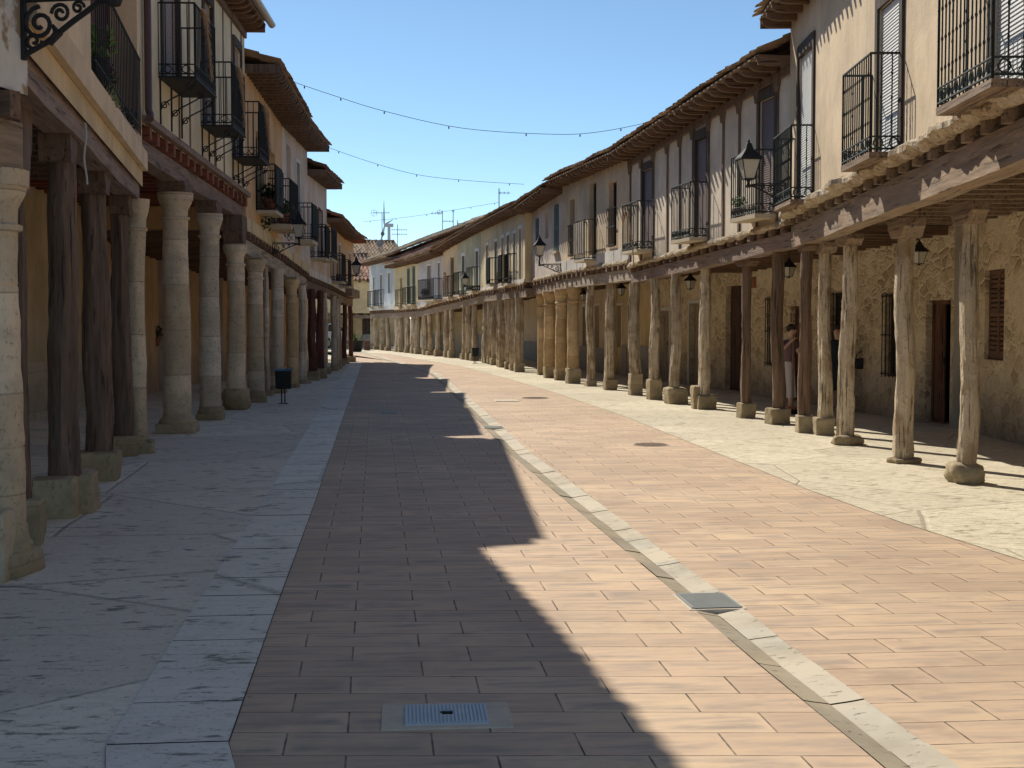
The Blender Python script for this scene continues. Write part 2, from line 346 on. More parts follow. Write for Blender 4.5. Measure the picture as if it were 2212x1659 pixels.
M['shoe'] = m_flat('dark_shoe', (0.02, 0.02, 0.022), 0.6)
M['plate'] = m_flat('cast_iron_cover', (0.30, 0.31, 0.29), 0.7)
M['platel'] = m_flat('galvanised_cover', (0.50, 0.53, 0.55), 0.6)
M['plateb'] = m_flat('worn_iron_cover', (0.30, 0.22, 0.16), 0.7, nz=.3)
M['conc'] = m_flat('concrete_surround', (0.62, 0.53, 0.41), 0.9, nz=0.3)
M['binm'] = m_flat('bin_green_black', (0.012, 0.015, 0.015), 0.8)
M['binl'] = m_flat('bin_blue_lid', (0.02, 0.14, 0.25), 0.4)
M['car'] = m_flat('white_car_paint', (0.70, 0.71, 0.73), 0.25, nz=0.02)
M['tyre'] = m_flat('tyre', (0.02, 0.02, 0.02), 0.8)
M['awn'] = m_flat('golden_awning', (0.42, 0.24, 0.08), 0.9)
M['lightstone'] = m_colstone('pale_cut_stone', (0.52, 0.45, 0.33), 0.2)

# ------------------------------------------------------------------ mesh builder
class MB:
    def __init__(s): s.v = []; s.f = []
    def box(s, x0, x1, y0, y1, z0, z1, j=0.0, f=None):
        b = len(s.v)
        for z in (z0, z1):
            for x, y in ((x0, y0), (x1, y0), (x1, y1), (x0, y1)):
                p = Vector((x+R.uniform(-j, j), y+R.uniform(-j, j), z+R.uniform(-j, j))) if j else Vector((x, y, z))
                s.v.append(f(p) if f else p)
        s.f += [tuple(b+i for i in q) for q in ((0,3,2,1),(4,5,6,7),(0,1,5,4),(1,2,6,5),(2,3,7,6),(3,0,4,7))]
        return s
    def quad(s, *p):
        b = len(s.v); s.v += [Vector(q) for q in p]; s.f.append(tuple(range(b, b+len(p)))); return s
    def ring(s, pts, close=True):
        b = len(s.v); s.v += pts; return b, len(pts)
    def tube(s, pts, r, n=6, cap=True):
        pts = [Vector(p) for p in pts]; rs = r if isinstance(r, (list, tuple)) else [r]*len(pts)
        prev = None; a = None
        for i, p in enumerate(pts):
            t = (pts[min(i+1, len(pts)-1)]-pts[max(i-1, 0)])
            if t.length < 1e-9: t = Vector((0, 0, 1))
            t.normalize()
            if a is None:
                a = t.orthogonal().normalized()
            else:
                a = (a - t*a.dot(t))
                a = a.normalized() if a.length > 1e-6 else t.orthogonal().normalized()
            c = t.cross(a)
            b = len(s.v)
            for k in range(n):
                th = 2*PI*k/n; s.v.append(p + (a*math.cos(th)+c*math.sin(th))*rs[i])
            if prev is not None:
                for k in range(n): s.f.append((prev+k, prev+(k+1) % n, b+(k+1) % n, b+k))
            elif cap: s.f.append(tuple(b+k for k in range(n))[::-1])
            prev = b
        if cap: s.f.append(tuple(prev+k for k in range(n)))
        return s
    def lathe(s, prof, n=20, c=(0, 0), fn=None, zoff=0.0):
        """prof: list of (z, r). fn(theta,z,r)->(dx,dy,r)"""
        prev = None
        for z, r in prof:
            b = len(s.v)
            for k in range(n):
                th = 2*PI*k/n; rr, dx, dy = r, 0, 0
                if fn: dx, dy, rr = fn(th, z, r)
                s.v.append(Vector((c[0]+dx+rr*math.cos(th), c[1]+dy+rr*math.sin(th), z+zoff)))
            if prev is not None:
                for k in range(n): s.f.append((prev+k, prev+(k+1) % n, b+(k+1) % n, b+k))
            else: s.f.append(tuple(b+k for k in range(n))[::-1])
            prev = b
        s.f.append(tuple(prev+k for k in range(n))); return s
    def rough_box(s, cx, cy, z0, dx, dy, dz, amp=0.02, m=7, seed=0, n=6):
        """worn stone block: superellipsoid with noise"""
        vid = {}
        def pt(i, j, k):
            key = (i, j, k)
            if key in vid: return vid[key]
            p = Vector((2*i/n-1, 2*j/n-1, 2*k/n-1))
            q = (abs(p.x)**m+abs(p.y)**m+abs(p.z)**m)**(1/m); p = p/q
            w = Vector((p.x*dx/2, p.y*dy/2, (p.z+1)*dz/2))
            d = noise.noise(w*5+Vector((seed*3.1, seed, 0)))*amp + noise.noise(w*14+Vector((seed, 7, 0)))*amp*.5
            w += Vector((p.x, p.y, p.z*.5))*d*1.6
            w += Vector((cx, cy, z0)); vid[key] = len(s.v); s.v.append(w); return vid[key]
        for a in range(n):
            for b in range(n):
                s.f.append((pt(a,b,0), pt(a,b+1,0), pt(a+1,b+1,0), pt(a+1,b,0)))
                s.f.append((pt(a,b,n), pt(a+1,b,n), pt(a+1,b+1,n), pt(a,b+1,n)))
                s.f.append((pt(a,0,b), pt(a+1,0,b), pt(a+1,0,b+1), pt(a,0,b+1)))
                s.f.append((pt(a,n,b), pt(a,n,b+1), pt(a+1,n,b+1), pt(a+1,n,b)))
                s.f.append((pt(0,a,b), pt(0,a,b+1), pt(0,a+1,b+1), pt(0,a+1,b)))
                s.f.append((pt(n,a,b), pt(n,a+1,b), pt(n,a+1,b+1), pt(n,a,b+1)))
        return s
    def build(s, name, mat, parent=None, smooth=False, loc=None, rz=0):
        me = bpy.data.meshes.new(name); me.from_pydata([tuple(v) for v in s.v], [], s.f); me.update()
        if smooth:
            for p in me.polygons: p.use_smooth = True
            me.set_sharp_from_angle(angle=math.radians(50))
        me.materials.append(M[mat] if isinstance(mat, str) else mat)
        return link(me, name, parent, loc, rz)
def link(me, name, parent=None, loc=None, rz=0):
    o = bpy.data.objects.new(name, me); col.objects.link(o)
    if parent: o.parent = parent
    if loc is not None: o.location = loc
    if rz: o.rotation_euler.z = rz
    return o
def tag(o, label, cat, group=None):
    o['label'] = label; o['category'] = cat
    if group: o['group'] = group
    return o
def empty(name, loc, rz=0.0):
    o = bpy.data.objects.new(name, None); col.objects.link(o); o.location = loc; o.rotation_euler.z = rz
    o.empty_display_size = 0.3; return o
def struct(name, mb, mat):
    o = mb.build(name, mat); o['kind'] = 'structure'; return o
def box_mesh(name, dx, dy, dz, mat, j=0.0, seg=1):
    """beam mesh starting at origin along +x/y/z with optional waviness"""
    mb = MB()
    mb.box(0, dx, 0, dy, 0, dz, j)
    me = bpy.data.meshes.new(name); me.from_pydata([tuple(v) for v in mb.v], [], mb.f); me.materials.append(M[mat]); return me

# ------------------------------------------------------------------ columns
LEAN = {3: -.10}
def col_fn(kind, seed, amp, wob):
    o = Vector((seed*5.3, seed*1.7, 0)); ln = LEAN.get(seed, 0)/2.6
    def fn(th, z, r):
        c, s_ = math.cos(th), math.sin(th)
        if kind == 'wood':
            d = noise.noise(Vector((c*2.2, s_*2.2, z*.5))+o)*amp*1.1 + noise.noise(Vector((c*6, s_*6, z*1.1))+o)*amp*.7 + noise.noise(Vector((c*5, s_*5, z*6))+o)*amp*.5
        else:
            d = noise.noise(Vector((c*1.6, s_*1.6, z*2.5))+o)*amp + noise.noise(Vector((c*5, s_*5, z*9))+o)*amp*.75
        dx = noise.noise(Vector((0, 3, z*.8))+o)*wob + ln*z; dy = noise.noise(Vector((9, 0, z*.8))+o)*wob
        return dx, dy, r + d
    return fn

def column(parent, loc, h, dia, kind, base, btop, seed, mat=None, ztop_beam=None, capm=None, sub_scale=1.0):
    """loc local to parent (x,y). base=(type,width,height). returns column object"""
    r = dia/2; bt, bw, bh = base
    z0 = bh*0.96 if bt != 'none' else 0
    mb = MB(); n = 20
    if kind in ('stone', 'tuscan'):
        prof = []
        H = h - z0
        nz = max(14, int(H/0.065)); n = 24
        joints = [z0+H*q for q in sorted(R.uniform(.15, .85) for _ in range(3))]
        top = h - (0.42 if kind == 'tuscan' else 0.02)
        for i in range(nz+1):
            z = z0 + (top-z0)*i/nz; q = i/nz
            rr = r*(1.04-0.12*q)
            prof.append((z, rr))
        for jz in joints:
            if jz < top-.05: prof += [(jz-.012, None), (jz, 'j'), (jz+.012, None)]
        prof = sorted(prof, key=lambda p: p[0])
        pp = []
        for z, rr in prof:
            q = (z-z0)/max(.1, top-z0); base_r = r*(1.04-0.12*q)
            pp.append((z, base_r*0.965 if rr == 'j' else base_r))
        if kind == 'tuscan':
            rt = r*.92
            pp += [(top+.01, rt*1.16), (top+.045, rt*1.18), (top+.06, rt*1.0), (top+.16, rt*1.02), (top+.20, rt*1.12),
                   (top+.27, rt*1.32), (top+.30, rt*1.34), (top+.31, rt*1.42), (top+.42, rt*1.42)]
        mb.lathe(pp, n, fn=col_fn('stone', seed, 0.014, 0.03))
    else:
        nz = 52; prof = []; n = 26
        for i in range(nz+1):
            q = i/nz; z = z0+(h-z0)*q
            prof.append((z, r*(1.06-0.14*q + 0.03*math.sin(q*9+seed))))
        mb.lathe(prof, n, fn=col_fn('wood', seed, 0.026*min(1, dia/.22), 0.07 if dia < .3 else .03))
    c = mb.build('column', mat, parent, smooth=True, loc=(loc[0], loc[1], 0))
    # base
    b = MB()
    if bt == 'block': b.rough_box(0, 0, -0.02, bw, bw*.95, bh+.02, 0.016, 16, seed, 8)
    elif bt == 'round': b.rough_box(0, 0, -0.03, bw, bw, bh+.05, 0.04, 3.2, seed, 8)
    elif bt == 'two':
        b.rough_box(-bw*.30, .06, -0.02, bw*.8, bw*.8, bh*1.0+.02, 0.02, 14, seed, 8); b.rough_box(bw*.34, -.04, -0.02, bw*.62, bw*.7, bh*1.04, 0.02, 14, seed+3, 8)
    elif bt == 'long': b.rough_box(bw*.15, 0, -0.02, bw, .42, bh+.02, 0.02, 9, seed, 8)
    elif bt == 'attic':
        b.rough_box(0, 0, -0.02, bw, bw, bh*.5+.02, 0.012, 10, seed)
        b.lathe([(bh*.5-.02, bw*.48), (bh*.5+.03, bw*.50), (bh*.68, bw*.46), (bh*.8, r*1.1), (bh, r*1.05)], n, fn=col_fn('stone', seed+2, 0.012, 0))
    if bt != 'none': b.build('base_stone', 'base', c, smooth=True)
    # timber capital (zapata)
    if ztop_beam and ztop_beam-h > 0.03:
        k = MB(); H = ztop_beam-h; w = dia*1.05
        lw = max(dia*1.5, .42)*sub_scale
        prof = [(-lw, H), (-lw, H*.55), (-lw*.8, H*.42), (-lw*.62, H*.05), (-dia*.55, 0), (dia*.55, 0), (lw*.62, H*.05), (lw*.8, H*.42), (lw, H*.55), (lw, H)]
        nb = len(prof); bidx = len(k.v)
        for yy in (-w/2, w/2):
            for x, z in prof: k.v.append(Vector((x+R.uniform(-.012, .012), yy+R.uniform(-.01, .01), h+z+.0 if z < H else h+z-.003)))
        k.f.append(tuple(range(nb))); k.f.append(tuple(range(2*nb-1, nb-1, -1)))
        for i in range(nb): k.f.append((i, (i+1) % nb, nb+(i+1) % nb, nb+i))
        k.build('capital', capm or 'wx', c)
    return c

# ------------------------------------------------------------------ house
def lerp(a, b, t): return a+(b-a)*t
class House:
    def __init__(h, name, label, P0, P1, side, yb, yt, wall='w_cream', cat='house', group=None, beamh=0.26, joisth=0.18,
                 arc=2.7, depth=8.0, ov=0.55, pitch=20, tile='tile', beam='wx', joist='wy', roof=True, ground='w_cream', gy=None,
                 rsp=0.42, jsp=0.52, ledge=0.05, open_back=False, gable=None, sides=(True, True), capmat='wx', rafter='wy', lowmat=None):
        """P0 near node, P1 far node (world ground points). local x along facade, +y to the street"""
        h.A, h.B = (P0, P1) if side == 'R' else (P1, P0)
        h.side = side
        d = h.B-h.A; h.L = d.length; h.d = d.normalized(); h.n = Vector((-h.d.y, h.d.x, 0))
        h.rz = math.atan2(h.d.y, h.d.x)
        h.e = empty(name, h.A, h.rz); tag(h.e, label, cat, group)
        if side == 'L': yb, yt = (yb[1], yb[0]), (yt[1], yt[0])
        h.zb = [h.conv(v, u) for v, u in zip(yb, (0, h.L))]
        h.zt = [h.conv(v, u) for v, u in zip(yt, (0, h.L))]
        h.beamh, h.joisth, h.arc, h.depth, h.ov, h.pitch = beamh, joisth, arc, depth, ov, math.radians(pitch)
        h.capmat = capmat; h.wall = wall
        h.o = dict(gable=gable, tile=tile, beam=beam, joist=joist, roof=roof, ground=ground, rsp=rsp, jsp=jsp, ledge=ledge, ob=open_back, sides=sides, rafter=rafter, lowmat=lowmat)
        h.open = []; h.gopen = []; h.seed = R.randrange(99)
    def conv(h, v, u):
        if v < 20: return v
        p = h.A+h.d*u
        # pixel row -> height over this ground point
        dd = (p-CAM); Z = dd.dot(fwd)
        # solve z so that projection row = v
        # row: CY - F*((q-CAM).upv)/((q-CAM).fwd)
        lo, hi = -2.0, 15.0
        for _ in range(50):
            z = (lo+hi)/2; q = Vector((p.x, p.y, z))-CAM
            if CY-F*q.dot(upv)/q.dot(fwd) > v: lo = z
            else: hi = z
        return (lo+hi)/2
    def fac(h, x, y, n=0.0):
        d = ray(x, y); o = h.A+h.n*n
        t = (o-CAM).dot(h.n)/d.dot(h.n); p = CAM+d*t
        return (p-h.A).dot(h.d), p.z
    def loc(h, P): q = P-h.A; return q.dot(h.d), q.dot(h.n)
    def w(h, u, n, z): p = h.A+h.d*u+h.n*n; return Vector((p.x, p.y, z))
    def Zb(h, u): return lerp(h.zb[0], h.zb[1], u/h.L)
    def Zt(h, u): return lerp(h.zt[0], h.zt[1], u/h.L)
    def rect(h, x0, x1, y0, y1, n=0.0):
        xm = (x0+x1)/2
        ua, ub = h.fac(x0, (y0+y1)/2, n)[0], h.fac(x1, (y0+y1)/2, n)[0]
        z1 = h.fac(xm, y0, n)[1]; z0 = h.fac(xm, y1, n)[1]
        return [min(ua, ub), max(ua, ub), z0, z1]
    def opening(h, x0, x1, y0, y1, kind, **kw):
        r = h.rect(x0, x1, y0, y1)
        r[0] = max(.06, r[0]); r[1] = min(h.L-.06, r[1])
        um = (r[0]+r[1])/2
        r[2] = max(r[2], max(h.Zb(r[0]), h.Zb(r[1]))+.03); r[3] = min(r[3], min(h.Zt(r[0]), h.Zt(r[1]))-.12)
        if r[1]-r[0] > .1 and r[3]-r[2] > .2: h.open.append((r, kind, kw))
        return r
    def gopening(h, x0, x1, y0, y1, kind, **kw):
        r = h.rect(x0, x1, y0, y1, -h.arc)
        r[2] = max(0.03, r[2]); r[0] = max(.1, r[0]); r[1] = min(h.L-.1, r[1])
        r[3] = min(r[3], min(h.Zb(0), h.Zb(h.L))-.35)
        if r[1]-r[0] > .1: h.gopen.append((r, kind, kw))
        return r

    def panel(h, r, kind, y, kw, parent=None):
        """what fills an opening; y = local y of wall face"""
        u0, u1, z0, z1 = r; parent = parent or h.e; d = kw.get('rev', .14)
        yb = y-d
        W_ = u1-u0; H_ = z1-z0
        if kw.get('frame'):
            fm = MB(); t = kw.get('fw', .09); pr = .02
            fm.box(u0-t, u0, y-.02, y+pr, z0, z1+t); fm.box(u1, u1+t, y-.02, y+pr, z0, z1+t); fm.box(u0, u1, y-.02, y+pr, z1, z1+t)
            fm.build('surround', kw['frame'], parent)
        if kind in ('glass', 'grille', 'shutglass'):
            fm = MB(); t = .05
            fm.box(u0, u1, yb-.03, yb+.02, z1-t, z1); fm.box(u0, u1, yb-.03, yb+.02, z0, z0+t)
            fm.box(u0, u0+t, yb-.03, yb+.02, z0+t, z1-t); fm.box(u1-t, u1, yb-.03, yb+.02, z0+t, z1-t)
            um = (u0+u1)/2; fm.box(um-.025, um+.025, yb-.03, yb+.02, z0+t, z1-t)
            zz = z0+H_*.62; fm.box(u0+t, u1-t, yb-.025, yb+.012, zz-.02, zz+.02)
            w = fm.build('window', kw.get('mat', 'doord'), parent)
            MB().quad((u0, yb-.01, z0), (u1, yb-.01, z0), (u1, yb-.01, z1), (u0, yb-.01, z1)).build('pane', 'glass', w)
            if kind == 'grille':
                g = MB(); k = max(3, int(W_/.13)); yy = y-.03 if kw.get('flush') else y+.05
                top = z1 if not kw.get('low') else z0+min(1.0, H_*kw['low'])
                for i in range(k+1):
                    x = u0+.02+(W_-.04)*i/k; g.tube([(x, yy, z0-.02), (x, yy, top)], .010, 5)
                for q in (0.03, .5, .97): g.box(u0-.02, u1+.02, yy-.012, yy+.012, z0+(top-z0)*q-.012, z0+(top-z0)*q+.012)
                g.build('grille', 'iron', parent)
        elif kind == 'blind':
            # roller blind with slats
            g = MB(); k = max(6, int(H_/.036))
            for i in range(k):
                a = z0+H_*i/k; b_ = z0+H_*(i+1)/k
                g.quad((u0, yb+.012, a), (u1, yb+.009, a), (u1, yb+.0, b_), (u0, yb+.0, b_))
                g.quad((u0, yb+.0, b_), (u1, yb+.0, b_), (u1, yb+.012, b_), (u0, yb+.012, b_))
            g.build('roller_blind', kw.get('mat', 'bl'), parent)
            if kw.get('jamb'):
                j = MB(); jm = kw['jamb']; j.box(u0-.14, u0, y-.1, y+.03, z0, z1+.16, .006); j.box(u1, u1+.12, y-.1, y+.03, z0, z1+.16, .006)
                j.box(u0+.001, u1-.001, y-.1, y+.035, z1+.002, z1+.17, .006); j.build('door_frame', jm, parent)
        elif kind == 'shutter':
            g = MB(); um = (u0+u1)/2; mt = kw.get('mat', 'shg'); yy = y-.06 if not kw.get('out') else y+.02
            for a, b_ in ((u0+.01, um-.006), (um+.006, u1-.01)):
                g.box(a, a+.05, yy-.04, yy, z0, z1); g.box(b_-.05, b_, yy-.04, yy, z0, z1)
                for q in (0, .48, .94): g.box(a+.05, b_-.05, yy-.038, yy-.003, z0+H_*q, z0+H_*q+H_*.06)
                k = int(H_/.07)
                for i in range(k):
                    z = z0+H_*(i+.2)/k; g.box(a+.05, b_-.05, yy-.03, yy-.012, z, z+.045)
            g.build('shutter', mt, parent)
        elif kind in ('door', 'opendoor'):
            g = MB(); mt = kw.get('mat', 'door'); um = (u0+u1)/2; t = .07
            f = MB(); f.box(u0, u0+t, yb-.03, yb+.03, z0, z1); f.box(u1-t, u1, yb-.03, yb+.03, z0, z1); f.box(u0+t, u1-t, yb-.03, yb+.03, z1-t, z1)
            dn = f.build('door_frame', mt, parent)
            if kind == 'opendoor':
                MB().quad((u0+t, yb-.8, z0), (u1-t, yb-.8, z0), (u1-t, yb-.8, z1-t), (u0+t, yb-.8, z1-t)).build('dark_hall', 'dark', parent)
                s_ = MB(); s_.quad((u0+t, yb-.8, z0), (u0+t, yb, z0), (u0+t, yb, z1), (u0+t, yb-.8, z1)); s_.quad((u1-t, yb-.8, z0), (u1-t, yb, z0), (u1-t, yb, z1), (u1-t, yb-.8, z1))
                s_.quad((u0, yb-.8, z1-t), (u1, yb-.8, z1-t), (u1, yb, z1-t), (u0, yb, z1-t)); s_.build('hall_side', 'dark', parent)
                leaves = [(um+.02, u1-t)] if kw.get('far', True) else [(u0+t, um)]
            else: leaves = [(u0+t, um-.004), (um+.004, u1-t)] if W_ > .85 else [(u0+t, u1-t)]
            for a, b_ in leaves:
                g.box(a, b_, yb-.02, yb+.01, z0, z1-t)
                w2 = b_-a
                for q0, q1 in ((.04, .28), (.32, .6), (.64, .94)):
                    g.box(a+w2*.18, b_-w2*.18, yb+.01, yb+.028, z0+H_*q0, z0+(H_-t)*q1)
                    g.box(a+w2*.3, b_-w2*.3, yb+.028, yb+.04, z0+H_*(q0+.03), z0+(H_-t)*(q1-.03))
            leaf = g.build('door', mt, parent)
            hh = MB().tube([(um-.1, yb+.04, z0+1.0), (um-.1, yb+.08, z0+1.0), (um-.1, yb+.08, z0+1.09)], .012, 6); hh.build('handle', 'iron', leaf)
        elif kind == 'plank':
            g = MB(); k = max(3, int(W_/.14)); a0 = u0+(W_*.42 if kw.get('gap') else 0)
            if kw.get('gap'):
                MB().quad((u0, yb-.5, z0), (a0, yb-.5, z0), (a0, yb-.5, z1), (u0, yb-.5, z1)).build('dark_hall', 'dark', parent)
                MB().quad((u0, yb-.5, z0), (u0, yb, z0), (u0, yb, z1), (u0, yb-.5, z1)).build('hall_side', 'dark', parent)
            for i in range(k):
                x = lerp(a0, u1, i/k); g.box(x+.004, lerp(a0, u1, (i+1)/k)-.004, yb-.03, yb+R.uniform(0, .012), z0, z1)
            g.box(a0, u1, yb-.05, yb-.031, z0, z1)
            g.build('door', kw.get('mat', 'shb'), parent)
        elif kind == 'dark':
            MB().quad((u0, yb, z0), (u1, yb, z0), (u1, yb, z1), (u0, yb, z1)).build('window', 'dark', parent)
        elif kind == 'awning':
            MB().box(u0, u1, yb, yb+.03, z0, z1).build('awning', 'awn', parent)
        if kw.get('sill'):
            MB().box(u0-.08, u1+.08, y-.02, y+.10, z0-.09, z0-.01, .005).build('sill', kw['sill'], parent)

    def wallmesh(h, openings, y, zb, zt, rev=.16):
        mb = MB(); us = sorted(set([0, h.L]+[v for r, _, _ in openings for v in r[:2]]))
        # subdivide long spans
        for i in range(len(us)-1):
            a, b = us[i], us[i+1]
            zs = [('b', 0), ('t', 0)]
            cut = sorted(set(v for r, _, _ in openings if r[0] <= (a+b)/2 <= r[1] for v in r[2:4]))
            levels = [(zb(a), zb(b))]+[(c, c) for c in cut]+[(zt(a), zt(b))]
            for k in range(len(levels)-1):
                za, zc = levels[k], levels[k+1]; zm = (za[0]+za[1]+zc[0]+zc[1])/4
                if any(r[0] <= (a+b)/2 <= r[1] and r[2] < zm < r[3] for r, _, _ in openings): continue
                mb.quad((a, y, za[0]), (b, y, za[1]), (b, y, zc[1]), (a, y, zc[0]))
        for r, kd, kw in openings:
            u0, u1, z0, z1 = r; q = y-max(rev, kw.get('rev', .14)+.03)
            mb.quad((u0, y, z0), (u0, y, z1), (u0, q, z1), (u0, q, z0)); mb.quad((u1, y, z0), (u1, q, z0), (u1, q, z1), (u1, y, z1))
            mb.quad((u0, y, z1), (u1, y, z1), (u1, q, z1), (u0, q, z1)); mb.quad((u0, y, z0), (u0, q, z0), (u1, q, z0), (u1, y, z0))
        return mb

    def finish(h, arcade=True):
        L, e, o = h.L, h.e, h.o; y1 = 0.0
        mb = h.wallmesh(h.open, 0, (lambda u: h.Zb(u)-.0135) if arcade else (lambda u: 0), (lambda u: h.Zt(u)+.126) if o['roof'] else h.Zt)
        rid = h.depth/2; tp = math.tan(h.pitch)
        for u, on in ((0, o['sides'][0]), (L, o['sides'][1])):
            z0 = h.Zb(u) if arcade else 0; zt = h.Zt(u)+.16
            mb.quad((u, 0, z0), (u, 0, zt), (u, -h.depth, zt), (u, -h.depth, z0))
            gb = MB(); gb.quad((u, 0, zt), (u, -rid, zt+rid*tp), (u, -h.depth, zt)); gb.build('gable', o['gable'] or h.wall, e)
            if arcade and not o['ob']: mb.quad((u, -h.arc, 0), (u, -h.arc, z0), (u, -h.depth, z0), (u, -h.depth, 0))
        mb.quad((0, -h.depth, 0 if not o['ob'] else h.Zb(0)), (L, -h.depth, 0 if not o['ob'] else h.Zb(L)), (L, -h.depth, h.Zt(L)), (0, -h.depth, h.Zt(0)))
        mb.build('upper_wall' if arcade else 'wall', h.wall, e)
        for r, k, kw in h.open:
            h.panel(r, k, 0, kw)
        if arcade:
            bh, jh = h.beamh, h.joisth
            if not o['ob']:
                g = h.wallmesh(h.gopen, -h.arc, lambda u: -.05, lambda u: h.Zb(u)-.02)
                g.build('ground_floor_wall', o['ground'], e)
                for r, k, kw in h.gopen: h.panel(r, k, -h.arc, kw)
                if o['lowmat']:
                    ct, hgt = o['lowmat']; us = [0.0]
                    blocks = sorted((r[0]-.1, r[1]+.1) for r, k, kw in h.gopen if r[2] < hgt)
                    cur = 0
                    for a, b in blocks+[(L, L)]:
                        if a > cur+.05: MB().box(cur, a, -h.arc-.01, -h.arc+.025, -.02, hgt).build('plinth', ct, e)
                        cur = max(cur, b)
            # floor slab / ceiling boards
            c = MB()
            yb_ = -h.depth+.02 if o['ob'] else -h.arc+.004
            c.quad((0.02, yb_, h.Zb(0)-.012), (L-.02, yb_, h.Zb(L)-.012), (L-.02, -.001, h.Zb(L)-.012), (.02, -.001, h.Zb(0)-.012))
            c.build('ceiling_boards', 'board', e)
            # joists running back from the street
            jm = MB(); jl = (h.arc if not o['ob'] else h.depth)
            proj = o['ledge']
            jm.box(-.065, .065, -jl+.01, proj, -jh, -.015, .004)
            me = bpy.data.meshes.new('joist'); me.from_pydata([tuple(v) for v in jm.v], [], jm.f); me.materials.append(M[o['joist']])
            k = int(L/o['jsp'])
            for i in range(k):
                u = (i+.5)*L/k
                j = link(me, 'joist', e, (u+R.uniform(-.03, .03), R.uniform(-.01, .012), h.Zb(u)+R.uniform(-.01, .0)))
                j.rotation_euler.z = R.uniform(-.02, .02)
            if o['joist'] == 'wx': j.scale = (R.uniform(.8, 1.5), R.uniform(.93, 1.0), R.uniform(.8, 1.0))
            # beam, wavy box
            b = MB(); ns = max(2, int(L/.5)); th = .26
            for i in range(ns+1):
                u = min(max(L*i/ns, .004), L-.004); z = h.Zb(u)-jh-.004; dz = noise.noise(Vector((u*.6, h.seed, 0)))*.03
                for (yy, zz) in ((-.04-th, z-bh+dz), (-.04, z-bh+dz), (-.04+dz*.3, z), (-.04-th, z)):
                    b.v.append(Vector((u, yy+noise.noise(Vector((u*.9, h.seed+5, 0)))*.02, zz)))
                if i:
                    q = 4*(i-1)
                    for k2 in range(4): b.f.append((q+k2, q+(k2+1) % 4, q+4+(k2+1) % 4, q+4+k2))
            b.f.append((0, 1, 2, 3)); b.f.append(tuple(4*ns+i for i in (3, 2, 1, 0)))
            b.build('beam', o['beam'], e)
        if o['roof']: h.roof()

    def roof(h):
        L, e, o = h.L, h.e, h.o; tp = math.tan(h.pitch); rid = h.depth/2
        rt = .13
        rm = MB()
        # rafter tail with rounded end
        pr = [(-.3, 0), (h.ov-.22, 0), (h.ov-.12, .015), (h.ov-.05, .06), (h.ov-.04, rt), (-.3, rt)]
        for s_ in (-.045, .045):
            for (yy, z) in pr: rm.v.append(Vector((s_, yy, z)))
        nb = len(pr); rm.f.append(tuple(range(nb))); rm.f.append(tuple(range(2*nb-1, nb-1, -1)))
        for i in range(nb): rm.f.append((i, (i+1) % nb, nb+(i+1) % nb, nb+i))
        me = bpy.data.meshes.new('rafter'); me.from_pydata([tuple(v) for v in rm.v], [], rm.f); me.materials.append(M[o['rafter']])
        k = max(2, int(L/o['rsp']))
        for i in range(k+1):
            u = .06+(L-.12)*i/k
            r = link(me, 'rafter', e, (u+R.uniform(-.02, .02), R.uniform(-.02, .02), h.Zt(u)+R.uniform(-.008, .004)))
        sb = MB(); zz = rt+.004
        sb.box(0.001, L-.001, -.25, h.ov-.02, 0, .028)
        for v in sb.v: v.z += h.Zt(v.x)+zz
        sb.build('soffit', 'board', e)
        # tiles
        per = .24; nt = max(2, round(L/per)); per = L/nt; z0 = rt+.06
        ln = (rid+h.ov)/math.cos(h.pitch); rows = max(2, int(ln/.42))
        mb = MB(); samp = 6
        ncol = nt*samp+1
        jit = [R.uniform(-.025, .03) for _ in range(nt+1)]; jz = [R.uniform(-.012, .012) for _ in range(nt+1)]
        cols_ = range(ncol)
        for r in range(rows):
            for e_ in (0, 1):
                q = (r+e_)/rows
                yy = h.ov-(rid+h.ov)*q
                for c in cols_:
                    ph = (c % samp)/samp; x = L*c/(ncol-1); x += -.05 if c == 0 else (.05 if c == ncol-1 else 0)
                    k2 = min(c//samp, nt)
                    wv = math.cos(2*PI*ph)
                    z = h.Zt(x)+z0+(h.ov-yy)*tp + .055*wv + (.03 if e_ == 0 else 0.0)
                    y = yy
                    if r == 0 and e_ == 0:
                        y += ((.11 if h.side == 'R' else .05) if wv < -.2 else 0.0)+jit[k2]*(1 if h.side == 'R' else .5); z += jz[k2]
                    z += noise.noise(Vector((x*.5, yy*.5, h.seed)))*.05
                    mb.v.append(Vector((x, y, z)))
        for i in range(rows*2-1):
            for c in range(ncol-1):
                a = i*ncol+c; mb.f.append((a, a+1, a+ncol+1, a+ncol))
        rf = mb.build('roof', o['tile'], e, smooth=True)
        # back slope
        b = MB(); zr0, zr1 = h.Zt(0)+z0+(h.ov+rid)*tp-.03, h.Zt(L)+z0+(h.ov+rid)*tp-.03
        b.quad((0, -rid, zr0), (L, -rid, zr1), (L, -h.depth-.3, zr1-(rid+.3)*tp), (0, -h.depth-.3, zr0-(rid+.3)*tp))
        b.build('back_slope', o['tile'], e)
        rg = MB(); ns = int(L/.4)
        for i in range(ns):
            u0, u1 = L*i/ns-.03, L*(i+1)/ns; zc = lerp(zr0, zr1, i/ns)+.02
            rg.tube([(u0, -rid, zc+.03), (u1, -rid, zc)], [.11, .09], 8)
        rg.build('ridge', o['tile'], e, smooth=True)
        # verge boards closing the eave ends
        for u in (0, L):
            s_ = 1 if u == 0 else -1
            w = MB(); za = h.Zt(u)
            w.box(u, u+s_*.03, -.3, h.ov-.03, za-.002, za+rt+.03); w.build('verge', o['rafter'], e)

